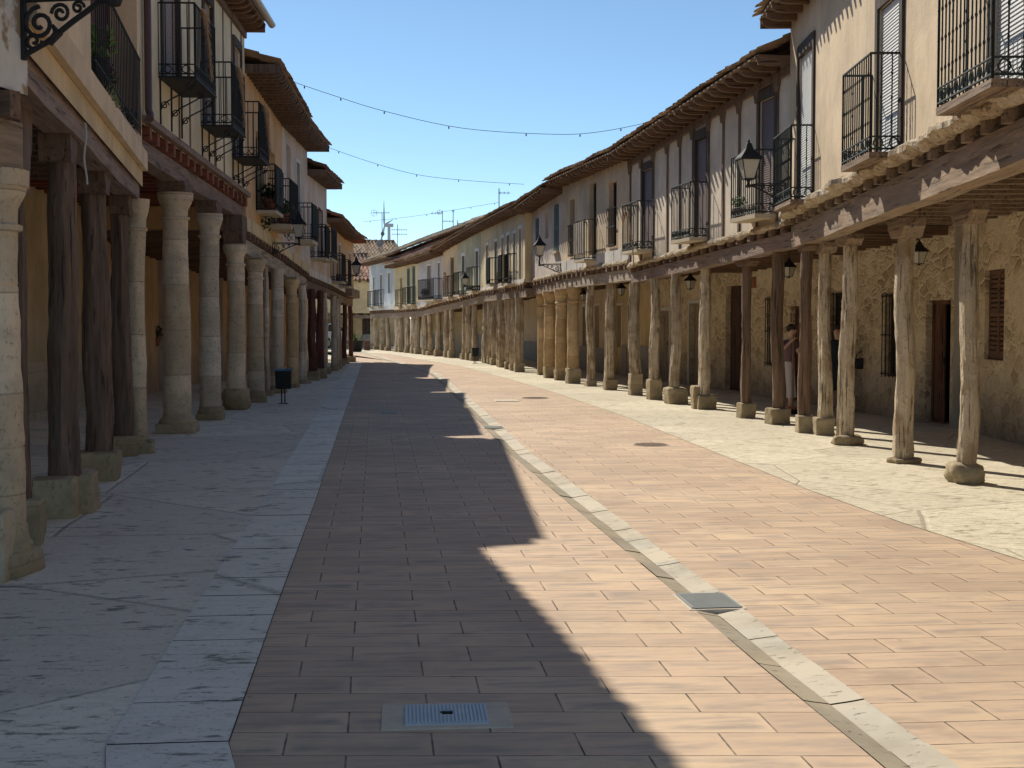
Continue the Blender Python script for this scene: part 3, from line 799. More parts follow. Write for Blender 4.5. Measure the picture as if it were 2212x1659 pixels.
    def col(h, x, yb_, yt_, wpx, kind, base, mat, seed, n=None, sub=1.0, capm=None):
        """column from pixel of its foot; returns object"""
        g = G(x, yb_); Z = (g-CAM).dot(fwd); ppm = F/Z
        bw = base[1]
        dist = (Vector((g.x, g.y, 0))-Vector((0, 0, 0))).normalized()
        p = Vector((g.x, g.y, 0))+dist*(max(bw, wpx/ppm)/2*.9)
        u, nn = h.loc(p)
        u = min(max(u, .12), h.L-.12)
        if n is not None: nn = n
        p2 = h.w(u, nn, 0)
        z = h.convp(p2, yt_) if yt_ > 20 else yt_
        zt = h.Zb(u)-h.joisth-h.beamh+.012
        z = min(z, zt-.002)
        if mat == 'wd': z = min(z, zt-.24)
        return column(h.e, (u, nn), z, wpx/ppm, kind, base, None, seed, mat, ztop_beam=zt, sub_scale=sub, capm=capm or h.capmat)
    def convp(h, p, v):
        lo, hi = -2.0, 15.0
        for _ in range(40):
            z = (lo+hi)/2; q = Vector((p.x, p.y, z))-CAM
            if CY-F*q.dot(upv)/q.dot(fwd) > v: lo = z
            else: hi = z
        return (lo+hi)/2

    def balcony(h, r, proj=.36, ext=(.14, .14), rail=1.0, style='plain', mat='iron', slab='slab', st=.07, scroll=True, brackets=None, panel=None):
        u0, u1, z = r[0]-ext[0], r[1]+ext[1], r[2]
        f = MB().box(u0, u1, .002, proj, z-st, z-.005, .004)
        if slab == 'board':
            f = MB(); k = 3
            for i in range(k): f.box(u0, u1, .002+(proj-.002)*i/k, .002+(proj-.002)*(i+1)/k-.008, z-st, z-.006, .004)
        fl = f.build('balcony', slab, h.e)
        g = MB(); a, b, y = u0+.02, u1-.02, proj-.02; zt = z+rail
        def side(p, q):
            P, Q = Vector(p), Vector(q); d = Q-P; ln = d.length; k = max(1, round(ln/.105))
            for i in range(k+1):
                c = P+d*i/k; big = i in (0, k)
                g.tube([c+Vector((0, 0, 0.0 if big else .0)), c+Vector((0, 0, rail))], .012 if big else .008, 5)
                if style == 'knot':
                    for zz in (.3, .55, .8): g.tube([c+Vector((0, 0, rail*zz-.03)), c+Vector((0, 0, rail*zz)), c+Vector((0, 0, rail*zz+.03))], [.006, .014, .006], 6)
            for zz, t in ((rail, .014), (.16, .010), (.03, .012)):
                g.tube([P+Vector((0, 0, zz)), Q+Vector((0, 0, zz))], t, 5)
            if scroll:
                kk = max(2, int(ln/.2))
                for i in range(kk):
                    c = P+d*(i+.5)/kk+Vector((0, 0, .095)); dn = d.normalized()
                    pts = [c+dn*(.05*math.cos(t))+Vector((0, 0, .05*math.sin(t))) for t in [2*PI*j/10 for j in range(11)]]
                    g.tube(pts, .008, 4, cap=False)
                    s0 = P+d*i/kk; s1 = P+d*(i+1)/kk
                    g.tube([s0+Vector((0, 0, .03)), (s0+s1)/2+Vector((0, 0, .16)), s1+Vector((0, 0, .03))], .006, 4)
        side((a, .0, z), (a, y, z)); side((a, y, z), (b, y, z)); side((b, y, z), (b, 0, z))
        g.build('railing', mat, fl)
        if panel:
            m2 = MB(); m2.box(a+.02, b-.02, y+.012, y+.024, z+.14, z+rail-.05)
            k = 5
            for i in range(k+1): x = lerp(a+.02, b-.05, i/k); m2.box(x, x+.03, y+.025, y+.038, z+.14, z+rail-.05)
            m2.build('panel', panel, fl)
        if brackets:
            for uu in (u0+.08, (u0+u1)/2, u1-.08):
                s_ = MB(); pts = []
                for i in range(22):
                    t = i/21*PI*1.0; pts.append((uu, .02+proj*.92*(1-math.cos(t))/2, z-st-.42+.40*(1-math.cos(t*1.0))/2+.04*math.sin(t*2)))
                s_.tube(pts, .011, 5)
                for (cy_, cz, rr, dr) in ((.07, z-st-.36, .06, 1), (proj*.8, z-st-.09, .06, -1)):
                    sp = [(uu, cy_+rr*(1-i/20)*math.cos(dr*(i*.55)), cz+rr*(1-i/20)*math.sin(dr*(i*.55))) for i in range(18)]
                    s_.tube(sp, .009, 5)
                s_.tube([(uu, .012, z-st-.62), (uu, .012, z-st)], .014, 5)
                s_.build('bracket', 'iron', fl)
        return fl

# ================================================================== HOUSES, right-hand row
M0, M1, M2, M3 = N(2560, 8.2), N(1699, 21.9), N(1358, 31.9), N(1214, 38.7)
M0 = M1+(M0-M1)*1.35
M4, M4b, M5, M6 = N(1146, 43.3), N(1134, 43.1), N(1040, 55.3), N(988, 60.1)
M7, M8, M9, M10 = N(957, 62.7), N(903, 67.8), N(852, 73.2), N(799, 79.0)

RA = House('arcaded_house', 'tall sand plastered house with three iron balconies and white blinds, nearest on the sunny side',
           M0, M1, 'R', (3.70, 462), (6.64, 62), 'w_cream', beamh=.34, joisth=.20, arc=2.8, ov=.5, ground='ashlar', ledge=.03, jsp=.55, pitch=24, beam='wx', joist='wx', group='houses on the sunny side', rsp=.5)
RB = House('arcaded_house', 'long half-timbered chalky white house with thin dark studs and brown blinds',
           M1, M2, 'R', (478, 574), (142, 349), 'w_halftimber', beamh=.24, joisth=.16, arc=2.8, ov=.55, ground='rubble', ledge=.02, pitch=24, beam='wxl', joist='wy', group='houses on the sunny side')
RC = House('arcaded_house', 'plain cream house with three tall narrow openings, one behind a balcony of wooden panels',
           M2, M3, 'R', (563, 589), (345, 405), 'w_cream', ov=.5, ground='ashlar', arc=2.8, pitch=22, group='houses on the sunny side', rsp=.36, beam='wxc')
RD = House('arcaded_house', 'rosy white house with blue-green shuttered windows, on thick golden columns',
           M3, M4, 'R', (589, 607), (418, 463), 'w_pink', ov=.62, gable='tile', ground='w_yellow', pitch=22, group='houses on the sunny side', lowmat=('w_grey', .95), rsp=.36)
RE = House('arcaded_house', 'long straw yellow house with six tall narrow openings in white surrounds',
           M4b, M5, 'R', (610, 628), (456, 500), 'w_yellow2', ov=.5, ground='w_cream', gable='tile', pitch=20, group='houses on the sunny side', lowmat=('w_grey', .8), rsp=.36)
RF = House('arcaded_house', 'grey-green house with two white framed balcony doors behind the middle bracket lantern',
           M5, M6, 'R', (628, 643), (500, 528), 'w_green', gable='tile', ov=.5, ground='w_cream', pitch=20, group='houses on the sunny side', lowmat=('w_grey', .8), rsp=.4)
RG = House('arcaded_house', 'narrow cream house with one dark brown balcony door, between grey-green and lavender houses',
           M6, M7, 'R', (643, 650), (528, 547), 'w_cream', gable='tile', ov=.5, ground='w_cream', pitch=20, group='houses on the sunny side', rsp=.4)
RH = House('arcaded_house', 'pale lavender house with a wide flower balcony under a thick rounded eave of its own',
           M7, M8, 'R', (650, 665), (552, 570), 'w_lav', gable='tile', ov=.62, ground='w_yellow', pitch=18, tile='tilep', group='houses on the sunny side', lowmat=('w_grey', 1.0), rsp=.4)
RI = House('arcaded_house', 'cream house with two pairs of tall green shutters, left of the lavender house',
           M8, M9, 'R', (664, 668), (568, 580), 'w_yellow2', gable='tiler', ov=.55, ground='w_ochre', pitch=21, depth=12, tile='tiler', group='houses on the sunny side', rsp=.4)
RJ = House('arcaded_house', 'pale blue-grey house with white trimmed windows at the far end of the sunny row',
           M9, M10, 'R', (668, 671), (562, 574), 'w_blue', gable='tiler', ov=.5, ground='w_ochre', pitch=21, depth=12, tile='tilep', group='houses on the sunny side', lowmat=('w_grey', .9), rsp=.4)

# RA openings
a1 = RA.opening(1726, 1756, 112, 441, 'blind', mat='bl', jamb='wdk', rev=.03)
a2 = RA.opening(1899, 1946, 2, 358, 'blind', mat='bl', jamb='wdk', rev=.03)
a3 = RA.opening(2150, 2240, -180, 232, 'blind', mat='bl', jamb='wdk', rev=.03)
a3[3] = min(a3[3], 6.0)
def gauto(x0, x1, y0, y1, kind, hs=None, **kw):
    for hh in hs or (RA, RB, RC, RD, RE, RF):
        u = hh.fac((x0+x1)/2, (y0+y1)/2, -hh.arc)[0]
        if .25 < u < hh.L-.1: return hh.gopening(x0, x1, y0, y1, kind, **kw)
gauto(1792, 1824, 632, 775, 'grille', mat='doord')
gauto(1910, 1936, 634, 813, 'grille', mat='doord')
gauto(1999, 2066, 648, 917, 'opendoor', mat='door', far=True)
gauto(2127, 2169, 582, 778, 'shutter', mat='shb')
gauto(1706, 1738, 661, 880, 'door', mat='door')
# RB
b1 = RB.opening(1503, 1528, 299, 515, 'blind', mat='blb', jamb='wdk', rev=.03)
b2 = RB.opening(1642, 1675, 214, 466, 'blind', mat='blb', jamb='wdk', rev=.03)
b3 = RB.opening(1389, 1410, 366, 540, 'blind', mat='blb', jamb='wdk', rev=.03)
gauto(1657, 1672, 642, 789, 'grille')
gauto(1567, 1603, 617, 856, 'plank', mat='doord', gap=True)
gauto(1489, 1517, 655, 845, 'plank', mat='doorg', frame='white', gap=True)
gauto(1424, 1446, 671, 828, 'door', mat='doorg', frame='white')
# RC
RC.opening(1231, 1241, 430, 553, 'grille', low=.55, mat='doord')
c2 = RC.opening(1273, 1288, 395, 560, 'glass', mat='shd')
RC.opening(1315, 1332, 392, 532, 'grille', low=.6, mat='doord')
for x0, x1 in ((1286, 1296), (1333, 1343), (1357, 1367)):
    gauto(x0, x1, 660, 750, 'glass', frame='white', mat='doorg')
RD.opening(1158, 1164, 472, 522, 'shutter', mat='shg', out=True)
RD.opening(1177, 1184, 458, 515, 'glass', mat='doorg')
RD.opening(1198, 1207, 443, 541, 'shutter', mat='shg', out=True, sill='slab')
gauto(1259, 1267, 662, 747, 'glass', frame='white', mat='doorg')
e_ = [RE.opening(a, b, c, d, 'glass', frame='white', fw=.11, mat='shd') for a, b, c, d in
      ((1050.5, 1055.5, 530, 612), (1069, 1074.5, 522, 614), (1084, 1089, 514, 614), (1095.5, 1101, 508, 612), (1109.5, 1114.5, 504, 612), (1122, 1127.5, 494, 604))]
f_ = [RF.opening(a, b, c, d, 'glass', frame='white', fw=.13, mat='doord') for a, b, c, d in ((998.5, 1004.5, 553, 640), (1028, 1034, 543, 636))]
g_ = [RG.opening(973, 980, 556, 641, 'door', mat='doord')]
h_ = [RH.opening(a, b, c, d, 'blind', frame='white', fw=.08, mat=mt) for a, b, c, d, mt in ((923.5, 931.5, 574, 648, 'blp'), (946, 951, 568, 645, 'blp'))]
i_ = [RI.opening(a, b, c, d, 'shutter', mat='shg', out=True) for a, b, c, d in ((880, 885, 580, 658), (891.5, 896.8, 575, 657))]
i_ += [RI.opening(864, 869, 600, 662, 'glass', mat='shd')]
j_ = [RJ.opening(a, b, c, d, 'glass', frame='white', fw=.12, mat='doorg') for a, b, c, d in ((806, 809.5, 600, 664), (821.5, 826.3, 594, 662), (838.5, 843.8, 590, 633))]
for hh, gs in ((RE, ((1060, 1068), (1090, 1100), (1118, 1128), (1160, 1170))), (RF, ((1012, 1018),)), (RG, ((975, 982),)), (RH, ((925, 931), (945, 951))), (RI, ((868, 874),)), (RJ, ((822, 827),))):
    for x0, x1 in gs: hh.gopening(x0, x1, 676, 742, 'door', mat='doorg', frame='white')
for hh in (RA, RB, RC, RD, RE, RF, RG, RH, RI, RJ): hh.finish()
# balconies
RA.balcony(a1, .34, (.12, .34), 1.04, 'knot', 'irong', 'board'); RA.balcony(a2, .36, (.10, .34), 1.04, 'knot', 'irong', 'board'); RA.balcony(a3, .38, (.10, .42), 1.04, 'knot', 'irong', 'board')
for r in (b1, b2, b3): RB.balcony(r, .38, (.12, .42), 1.02, 'plain', 'irong', 'slab')
RC.balcony(c2, .34, (.10, .30), .98, 'plain', 'iron', 'slab', panel='doorg', scroll=False)
for q in (1, 3, 4): RE.balcony(e_[q], .3, (.15, .2), .95, 'plain', 'iron', 'slab', panel='shd' if q != 4 else None, scroll=False)
for r in f_: RF.balcony(r, .34, (.3, .3), .95, 'plain', 'irong', 'slab')
RG.balcony(g_[0], .3, (.2, .2), .9, 'plain', 'iron', 'slab', scroll=False)
RH.balcony([h_[0][0]-.0, h_[1][1], h_[0][2], 0] if h_[0][0] < h_[1][0] else [h_[1][0], h_[0][1], h_[0][2], 0], .4, (.35, .35), .95, 'plain', 'iron', 'slab')
for r in i_: RI.balcony(r, .25, (.12, .12), .85, 'plain', 'irong', 'slab', scroll=False)
for r in j_[:2]: RJ.balcony(r, .3, (.25, .25), .9, 'plain', 'iron', 'slab', scroll=False)
# half timbering on RB: studs with little brackets under the plate
def studs(h, xs, ymid, w=.07, out=.03, mat='wz', head=True):
    for x in xs:
        u = h.fac(x, ymid)[0]
        if not .1 < u < h.L-.1: continue
        z0, z1 = h.Zb(u)+.0, h.Zt(u)-.0; m = MB(); k = 10
        for i in range(k):
            a, b = z0+(z1-z0)*i/k, z0+(z1-z0)*(i+1)/k; o1 = noise.noise(Vector((x, a*.9, 0)))*.03; o2 = noise.noise(Vector((x, b*.9, 0)))*.03
            w1 = w*(1+.25*noise.noise(Vector((x+3, a*2, 0)))); w2 = w*(1+.25*noise.noise(Vector((x+3, b*2, 0))))
            m.quad((u+o1-w1/2, out, a), (u+o1+w1/2, out, a), (u+o2+w2/2, out, b), (u+o2-w2/2, out, b))
            m.quad((u+o1-w1/2, .001, a), (u+o1-w1/2, out, a), (u+o2-w2/2, out, b), (u+o2-w2/2, .001, b))
            m.quad((u+o1+w1/2, out, a), (u+o1+w1/2, .001, a), (u+o2+w2/2, .001, b), (u+o2+w2/2, out, b))
        if head:
            o2 = noise.noise(Vector((x, z1*.9, 0)))*.03
            m.v += [Vector((u+o2+s_*q, yy, z)) for yy in (.001, out+.03) for s_, q, z in ((-1, w*.5, z1-.32), (1, w*.5, z1-.32), (1, w*1.7, z1-.12), (1, w*1.7, z1-.01), (-1, w*1.7, z1-.01), (-1, w*1.7, z1-.12))]
            b0 = len(m.v)-12; m.f.append(tuple(b0+6+i for i in range(6)))
            for i in range(6): m.f.append((b0+i, b0+(i+1) % 6, b0+6+(i+1) % 6, b0+6+i))
        m.build('timber_stud', mat, h.e)
def plate(h, z_off0, z_off1, ref, mat, out=.04, name='wall_plate', jt=.008):
    m = MB(); k = max(2, int(h.L/.6))
    for i in range(k):
        a, b = max(h.L*i/k, .003), min(h.L*(i+1)/k, h.L-.003); Za, Zc = ref(a), ref(b); d = jt*((i*7) % 3)
        m.v += [Vector(p) for p in ((a, .002, Za+z_off0), (b, .002, Zc+z_off0), (b, out+d, Zc+z_off0), (a, out+d, Za+z_off0), (a, .002, Za+z_off1), (b, .002, Zc+z_off1), (b, out+d, Zc+z_off1), (a, out+d, Za+z_off1))]
        q = len(m.v)-8; m.f += [tuple(q+j for j in t) for t in ((0,3,2,1),(4,5,6,7),(0,1,5,4),(1,2,6,5),(2,3,7,6),(3,0,4,7))]
    return m.build(name, mat, h.e)
studs(RB, (1363, 1387, 1413, 1443, 1470, 1498, 1532, 1563, 1598, 1637, 1680), 420)
plate(RB, -.13, -.004, RB.Zt, 'wz', .05)
plate(RC, .0, .30, RC.Zb, 'w_white', .02, 'render_band')
plate(RE, .0, .12, RE.Zb, 'w_white', .03, 'render_band')
plate(RJ, .0, .25, RJ.Zb, 'white', .02, 'render_band')
# crumbling ledge above the posts
def noisy_ledge(h, out, amp, thick, mat, seed):
    m = MB(); k = int(h.L/.07)
    for i in range(k+1):
        u = min(max(h.L*i/k, .003), h.L-.003); z = h.Zb(u)
        o_ = out+amp*noise.noise(Vector((u*1.3, seed, 0)))+amp*.8*noise.noise(Vector((u*5.5, seed, 3))); t = thick*(1+.8*noise.noise(Vector((u*3.7, 5, seed))))
        top = z+.035+.05*noise.noise(Vector((u*2.9, 9, seed)))
        for y, zz in ((-.03, z-t), (o_*.55, z-t*1.15), (o_, z-t*.6), (o_*.97, top-.035), (o_*.6, top), (.001, top+.01)): m.v.append(Vector((u, y, zz)))
        if i:
            b = 6*(i-1)
            for q in range(5): m.f.append((b+q, b+q+1, b+7+q, b+6+q))
    m.f.append(tuple(range(6))); m.f.append(tuple(6*k+q for q in range(5, -1, -1)))
    return m.build('crumbling_ledge', mat, h.e)
noisy_ledge(RA, .17, .13, .09, 'csw', 1); noisy_ledge(RB, .08, .06, .06, 'csw', 2)
for hh in (RC, RD, RE, RF, RG, RH, RI): noisy_ledge(hh, .06, .05, .06, 'csw', hh.seed)

# right-hand posts: x, foot row, top row, width px, kind, base, material
RCOLS = [
 (RA, 2084, 1047, 485, 38, 'post', ('round', .37, .20), 'csw'), (RA, 1951, 1003, 515, 41, 'post', ('round', .38, .06), 'csw'),
 (RA, 1829, 963, 532, 33, 'post', ('round', .44, .12), 'csw'), (RA, 1779, 941, 548, 28, 'wood', ('block', .31, .27), 'csw'),
 (RA, 1740, 936, 543, 26, 'wood', ('block', .29, .27), 'wz'),
 (RB, 1680, 918, 548, 26, 'wood', ('block', .36, .27), 'wz'), (RB, 1612, 904, 576, 21, 'wood', ('block', .29, .27), 'wz'),
 (RB, 1523, 885, 568, 23, 'wood', ('block', .40, .28), 'csw'), (RB, 1462, 874, 590, 21, 'wood', ('long', .50, .34), 'csw'),
 (RB, 1413, 864, 592, 22, 'wood', ('block', .31, .45), 'csw'), (RB, 1366, 853, 596, 22, 'wood', ('block', .30, .50), 'csw'),
 (RC, 1318, 843, 605, 21, 'post', ('block', .31, .26), 'csw'), (RC, 1276, 835, 612, 16, 'wood', ('block', .28, .17), 'csw'),
 (RC, 1238, 829, 617, 25, 'tuscan', ('block', .38, .42), 'cs3'), (RD, 1211, 822, 612, 25, 'tuscan', ('block', .36, .30), 'cs3'),
 (RD, 1187, 817, 620, 24, 'tuscan', ('block', .36, .34), 'cs3'), (RD, 1161, 808, 636, 23, 'tuscan', ('block', .36, .06), 'cs3'),
]
for k, u_ in enumerate((1.2, 4.2, 6.6)): column(RA.e, (u_, -.18), RA.Zb(u_)-.75, .20, 'post', ('round', .38, .18), None, 120+k, 'csw', ztop_beam=RA.Zb(u_)-RA.joisth-RA.beamh+.012, capm='wx')
FAR = [(RE, 1140, 804), (RE, 1123.5, 801), (RE, 1107, 798), (RE, 1098, 794), (RE, 1090, 793), (RE, 1076, 789), (RE, 1062, 787), (RE, 1049, 785), (RE, 1035, 782.5),
 (RF, 1022, 780), (RF, 1007, 778.5), (RF, 996, 777), (RG, 972, 773.5), (RG, 962, 771.5), (RH, 951, 770), (RH, 936, 768), (RH, 915, 767), (RI, 905, 765), (RI, 898, 764),
 (RI, 886, 762.5), (RI, 872, 761), (RJ, 864, 760), (RI, 857.5, 759.5), (RJ, 847, 758), (RJ, 829, 757), (RJ, 818, 755.5), (RJ, 809, 754.5)]
for i, (hh, x, y0, y1, w, kind, base, mt) in enumerate(RCOLS):
    hh.col(x, y0, y1, w, kind, base, mt, i+1, capm='wx' if mt != 'wz' else 'wz')
for i, (hh, x, y0) in enumerate(FAR):
    g = G(x, y0); Z = (g-CAM).dot(fwd); w_ = R.uniform(.23, .30)*F/Z
    top = min(R.uniform(2.42, 2.52), 9)
    hh.col(x, y0, top, w_, 'post' if i % 3 else 'wood', ('block', .34, R.choice([.2, .26, .32])), 'csw', i+30, n=-.16)

# ================================================================== HOUSES, left-hand row
L00, L0n, L1n, L2n, L3n, L4n = N(-2200, 3.0), N(77, 9.65), N(315, 18.3), N(535, 27.6), N(613, 33.8), N(667, 39.3)
L5n, L6n, L7n = N(708, 46.5), N(746, 54.0), N(765, 58.0)
Q0 = L0n+Vector((-2.0, -7.7, 0))
LA = House('arcaded_house', 'white and tan peeling plaster house above a thick stone column, nearest on the shaded side',
           Q0, L0n, 'L', (3.35, 3.30), (6.3, 6.3), 'w_peel', ov=.4, ground='ashlar', arc=3.4, beamh=.34, joisth=.2, beam='wx', group='houses on the shaded side')
LB = House('arcaded_house', 'beige house with a red-brown balcony recess full of flowers, on dark timber posts',
           L0n, L1n, 'L', (4.02, 3.92), (6.32, 6.32), 'w_beige', ov=.44, ground='ashlar', arc=3.2, beamh=.25, joisth=.37, beam='wxl', joist='wd', ledge=-.28, group='houses on the shaded side')
LC = House('arcaded_house', 'butter coloured timber framed house with three iron balconies hung with dried grass',
           L1n, L2n, 'L', (264, 427), (7.35, 70), 'w_l2', ov=.44, ground='w_ochre', arc=3.2, beamh=.25, joisth=.19, beam='wxl', joist='wyr', ledge=.05, tile='tile', group='houses on the shaded side', lowmat=('lightstone', 1.0), capmat='wd')
LD = House('arcaded_house', 'orange plastered house under a very deep brown eave, with a balcony of green potted plants',
           L2n, L3n, 'L', (497, 549), (156, 272), 'w_orange', ov=.72, ground='w_orange', arc=3.0, beamh=.28, joisth=.16, beam='wxc', tile='tile', group='houses on the shaded side', rafter='wd', rsp=.32, pitch=16, capmat='wxc')
LE = House('arcaded_house', 'greyish cream house between orange and rosy white houses, with two faint tall windows',
           L3n, L4n, 'L', (549, 590), (272, 328), 'w_pink', ov=.65, ground='w_orange', arc=2.8, beamh=.28, joisth=.16, beam='wxc', tile='tile', group='houses on the shaded side', rafter='wd', rsp=.32, pitch=16, capmat='wxc')
LF = House('arcaded_house', 'rosy white house with one tall brown framed window under a dark eave',
           L4n, L5n, 'L', (594, 612), (378, 409), 'w_pink', ov=.55, ground='w_orange', arc=2.4, beamh=.25, joisth=.15, beam='wz', tile='tile', group='houses on the shaded side', rafter='wd', depth=4)
LG = House('arcaded_house', 'light orange house with slim balconies, second from far end of the shaded row',
           L5n, L6n, 'L', (612, 632), (481, 517), 'w_orange', ov=.55, ground='w_orange', arc=2.1, beamh=.25, joisth=.15, beam='wx', tile='tiler', group='houses on the shaded side', depth=4)
LH = House('arcaded_house', 'small orange house with bright red-brown rafters at the far corner of the shaded row',
           L6n, L7n, 'L', (634, 640), (517, 526), 'w_orange', ov=.55, ground='w_cream', arc=1.9, beamh=.30, joisth=.12, beam='board', tile='tiler', group='houses on the shaded side', rafter='wyr', depth=4)

lb = LB.opening(196, 296, -120, 268, 'plank', mat='wr', rev=.35)
lb2 = LB.open[-1][0]; lb2[2] = max(LB.zb)+.06; lb2[3] = 6.1
l1 = LC.opening(350, 383, -60, 184, 'blind', mat='blp', jamb='wdk', rev=.04)
l2 = LC.opening(439, 458, 6, 280, 'blind', mat='blp', jamb='wdk', rev=.04)
l3 = LC.opening(505, 519, 106, 345, 'blind', mat='blp', jamb='wdk', rev=.04)
d1 = LD.opening(553, 568, 290, 458, 'glass', mat='shd')
d2 = LD.opening(583, 595, 330, 488, 'blind', mat='blp')
LE.opening(619, 628, 315, 440, 'blind', mat='blp')
en = LE.opening(640, 647, 352, 520, 'glass', mat='doord', frame='white')
f1 = LF.opening(688, 696, 455, 560, 'glass', mat='wr', frame='wr', fw=.05)
g1 = LG.opening(716, 721, 505, 608, 'blind', mat='bl', frame='white')
g2 = LG.opening(731, 735, 530, 618, 'glass', mat='doorg', frame='white')
LH.opening(753, 756.5, 548, 618, 'glass', mat='doorg', frame='white')
LB.gopening(42, 62, 560, 895, 'door', mat='doorg', frame='lightstone')
LB.gopening(120, 133, 600, 830, 'glass', mat='doord', frame='lightstone')
LC.gopening(317, 350, 641, 752, 'grille', flush=True, mat='doord')
LC.gopening(425, 440, 620, 800, 'plank', mat='doord')
LC.gopening(484, 494, 640, 745, 'glass', mat='doord')
LD.gopening(530, 543, 640, 740, 'glass', mat='doord')
LD.gopening(566, 578, 640, 790, 'door', mat='doord')
LE.gopening(607, 618, 640, 780, 'door', mat='doord')
LA.gopening(-900, -500, 500, 900, 'door')
for hh in (LA, LB, LC, LD, LE, LF, LG, LH): hh.finish()
aw = LC.rect(317, 352, 522, 640, -LC.arc+.03); MB().box(aw[0], aw[1], -LC.arc+.03, -LC.arc+.10, aw[2], aw[3]).build('rolled_awning', 'awn', LC.e)
for r in (l1, l2, l3): LC.balcony(r, .52, (.30, .30), 1.0, 'plain', 'iron', 'iron', brackets=True, st=.035)
LD.balcony([d1[0], d1[1], d1[2]+.0, 0], .42, (.1, .1), .95, 'plain', 'iron', 'slab', panel='irong', scroll=False)
bal_d2 = LD.balcony(d2, .50, (.35, .35), 1.0, 'plain', 'iron', 'slab', st=.12, scroll=False)
LE.balcony([en[0], en[1], en[2], 0], .45, (.3, .3), .95, 'plain', 'iron', 'slab', st=.1, scroll=False, panel='irong')
LF.balcony([f1[0], f1[1], f1[2], 0], .45, (.45, .45), .95, 'plain', 'iron', 'slab', scroll=False)
LF.balcony([max(.3, LF.L-1.9), LF.L-1.0, f1[2]-.1, 0], .45, (.2, .2), .95, 'plain', 'iron', 'slab', scroll=False, panel='irong')
for r in (g1, g2): LG.balcony(r, .40, (.35, .35), .95, 'plain', 'iron', 'slab', scroll=True)
studs(LC, (386, 409, 462, 482, 500, 521, 532), 180, w=.08, out=.012, mat='wz', head=False)
plate(LC, -.0, .09, LC.Zb, 'wxl', .10, 'ledge_moulding', 0)
plate(LC, -.12, -.003, LC.Zt, 'wz', .05)
# LB: golden band and cream ledge over the beam, and its floor line
plate(LB, -.44, -.235, LB.Zb, 'w_ochre', .0, 'painted_band', 0); plate(LB, -.232, .0, LB.Zb, 'w_beige', .07, 'ledge_moulding', 0)
plate(LD, .0, .26, LD.Zb, 'w_yellow2', .02, 'render_band'); plate(LE, .0, .22, LE.Zb, 'w_yellow2', .02, 'render_band')
plate(LF, .0, .20, LF.Zb, 'w_white', .02, 'render_band'); plate(LG, .0, .20, LG.Zb, 'w_white', .02, 'render_band')
plate(LH, -.10, .22, LH.Zb, 'board', .25, 'canopy_board')
# balcony railing across LB's recess
rl = MB(); u0, u1 = lb2[0], lb2[1]; z = lb2[2]
for i in range(int((u1-u0)/.17)+1): rl.tube([(u0+.02+i*.17, .03, z), (u0+.02+i*.17, .03, z+.95)], .007, 5)
rl.tube([(u0, .03, z+.95), (u1, .03, z+.95)], .014, 5); rl.tube([(u0, .03, z+.1), (u1, .03, z+.1)], .010, 5); rl.build('railing', 'iron', LB.e)
# downpipe on LC near corner, gutter on LC eave
un = LC.L-.10
dp = MB().tube([(un, .07, LC.zt[1]), (un, .07, LC.zb[1]+.18), (un+.03, .10, LC.zb[1]+.10), (un+.16, .12, LC.zb[1]+.04)], .05, 10)
dp.build('downpipe', 'pipe', LC.e, smooth=True)
gt = MB(); k = 14
for s_ in range(2):
    u = 0 if s_ == 0 else LC.L
    for i in range(k+1):
        th = PI+PI*i/k; gt.v.append(Vector((u, LC.ov+.10+.075*math.cos(th), LC.Zt(u)+.16+.075*math.sin(th))))
for i in range(k): gt.f.append((i, i+1, k+2+i, k+1+i))
gt.build('gutter', 'gutter', LC.e, smooth=True)

# left-hand columns
LCOLS = [
 (LA, 6, 1245, 300, 132, 'tuscan', ('attic', .52, .34), 'cs'), (LB, 56, 1180, 420, 26, 'wood', ('block', .30, .36), 'wd'),
 (LB, 137, 1118, 265, 63, 'wood', ('two', .52, .36), 'wd'), (LB, 212, 1040, 345, 54, 'wood', ('block', .47, .31), 'wd'),
 (LB, 268, 986, 400, 40, 'wood', ('block', .40, .26), 'wd'), (LB, 303, 978, 357, 38, 'tuscan', ('block', .32, .14), 'cs'),
 (LC, 384, 937, 417, 58, 'tuscan', ('attic', .58, .30), 'cs'), (LC, 455, 908, 462, 45, 'tuscan', ('attic', .46, .24), 'cs2'),
 (LC, 511, 886, 528, 40, 'tuscan', ('round', .50, .42), 'cs'),
 (LD, 554, 870, 561, 35, 'tuscan', ('attic', .42, .25), 'cs'), (LD, 577, 856, 562, 10, 'wood', ('block', .30, .12), 'cs2'), (LD, 601, 850, 570, 28, 'post', ('round', .40, .16), 'cs2'),
 (LE, 631, 838, 604, 25, 'tuscan', ('round', .34, .10), 'cs3'), (LE, 655, 829, 616, 17, 'post', ('round', .40, .08), 'cs2'),
 (LF, 674, 823, 613, 17, 'timber', ('block', .42, .26), 'wr'), (LF, 691, 818, 617, 15, 'timber', ('block', .42, .3), 'wr'), (LF, 702, 808, 620, 10, 'post', ('round', .4, .2), 'cs2'),
 (LG, 720, 802, 640, 11, 'post', ('round', .36, .16), 'cs2'), (LG, 729, 797, 645, 9, 'post', ('round', .30, .15), 'cs2'), (LG, 735.5, 791, 650, 7, 'post', ('round', .34, .15), 'csw'),
 (LH, 745, 785, 655, 10, 'timber', ('block', .36, .2), 'wr'), (LH, 757.5, 781, 658, 9, 'timber', ('block', .42, .22), 'wr'),
]
for i, (hh, x, y0, y1, w, kind, base, mt) in enumerate(LCOLS):
    if kind == 'timber': kind = 'wood'
    sub = .62
    hh.col(x, y0, y1, w, kind, base, mt, i+70, sub=sub, capm='wd' if mt == 'wd' else None)

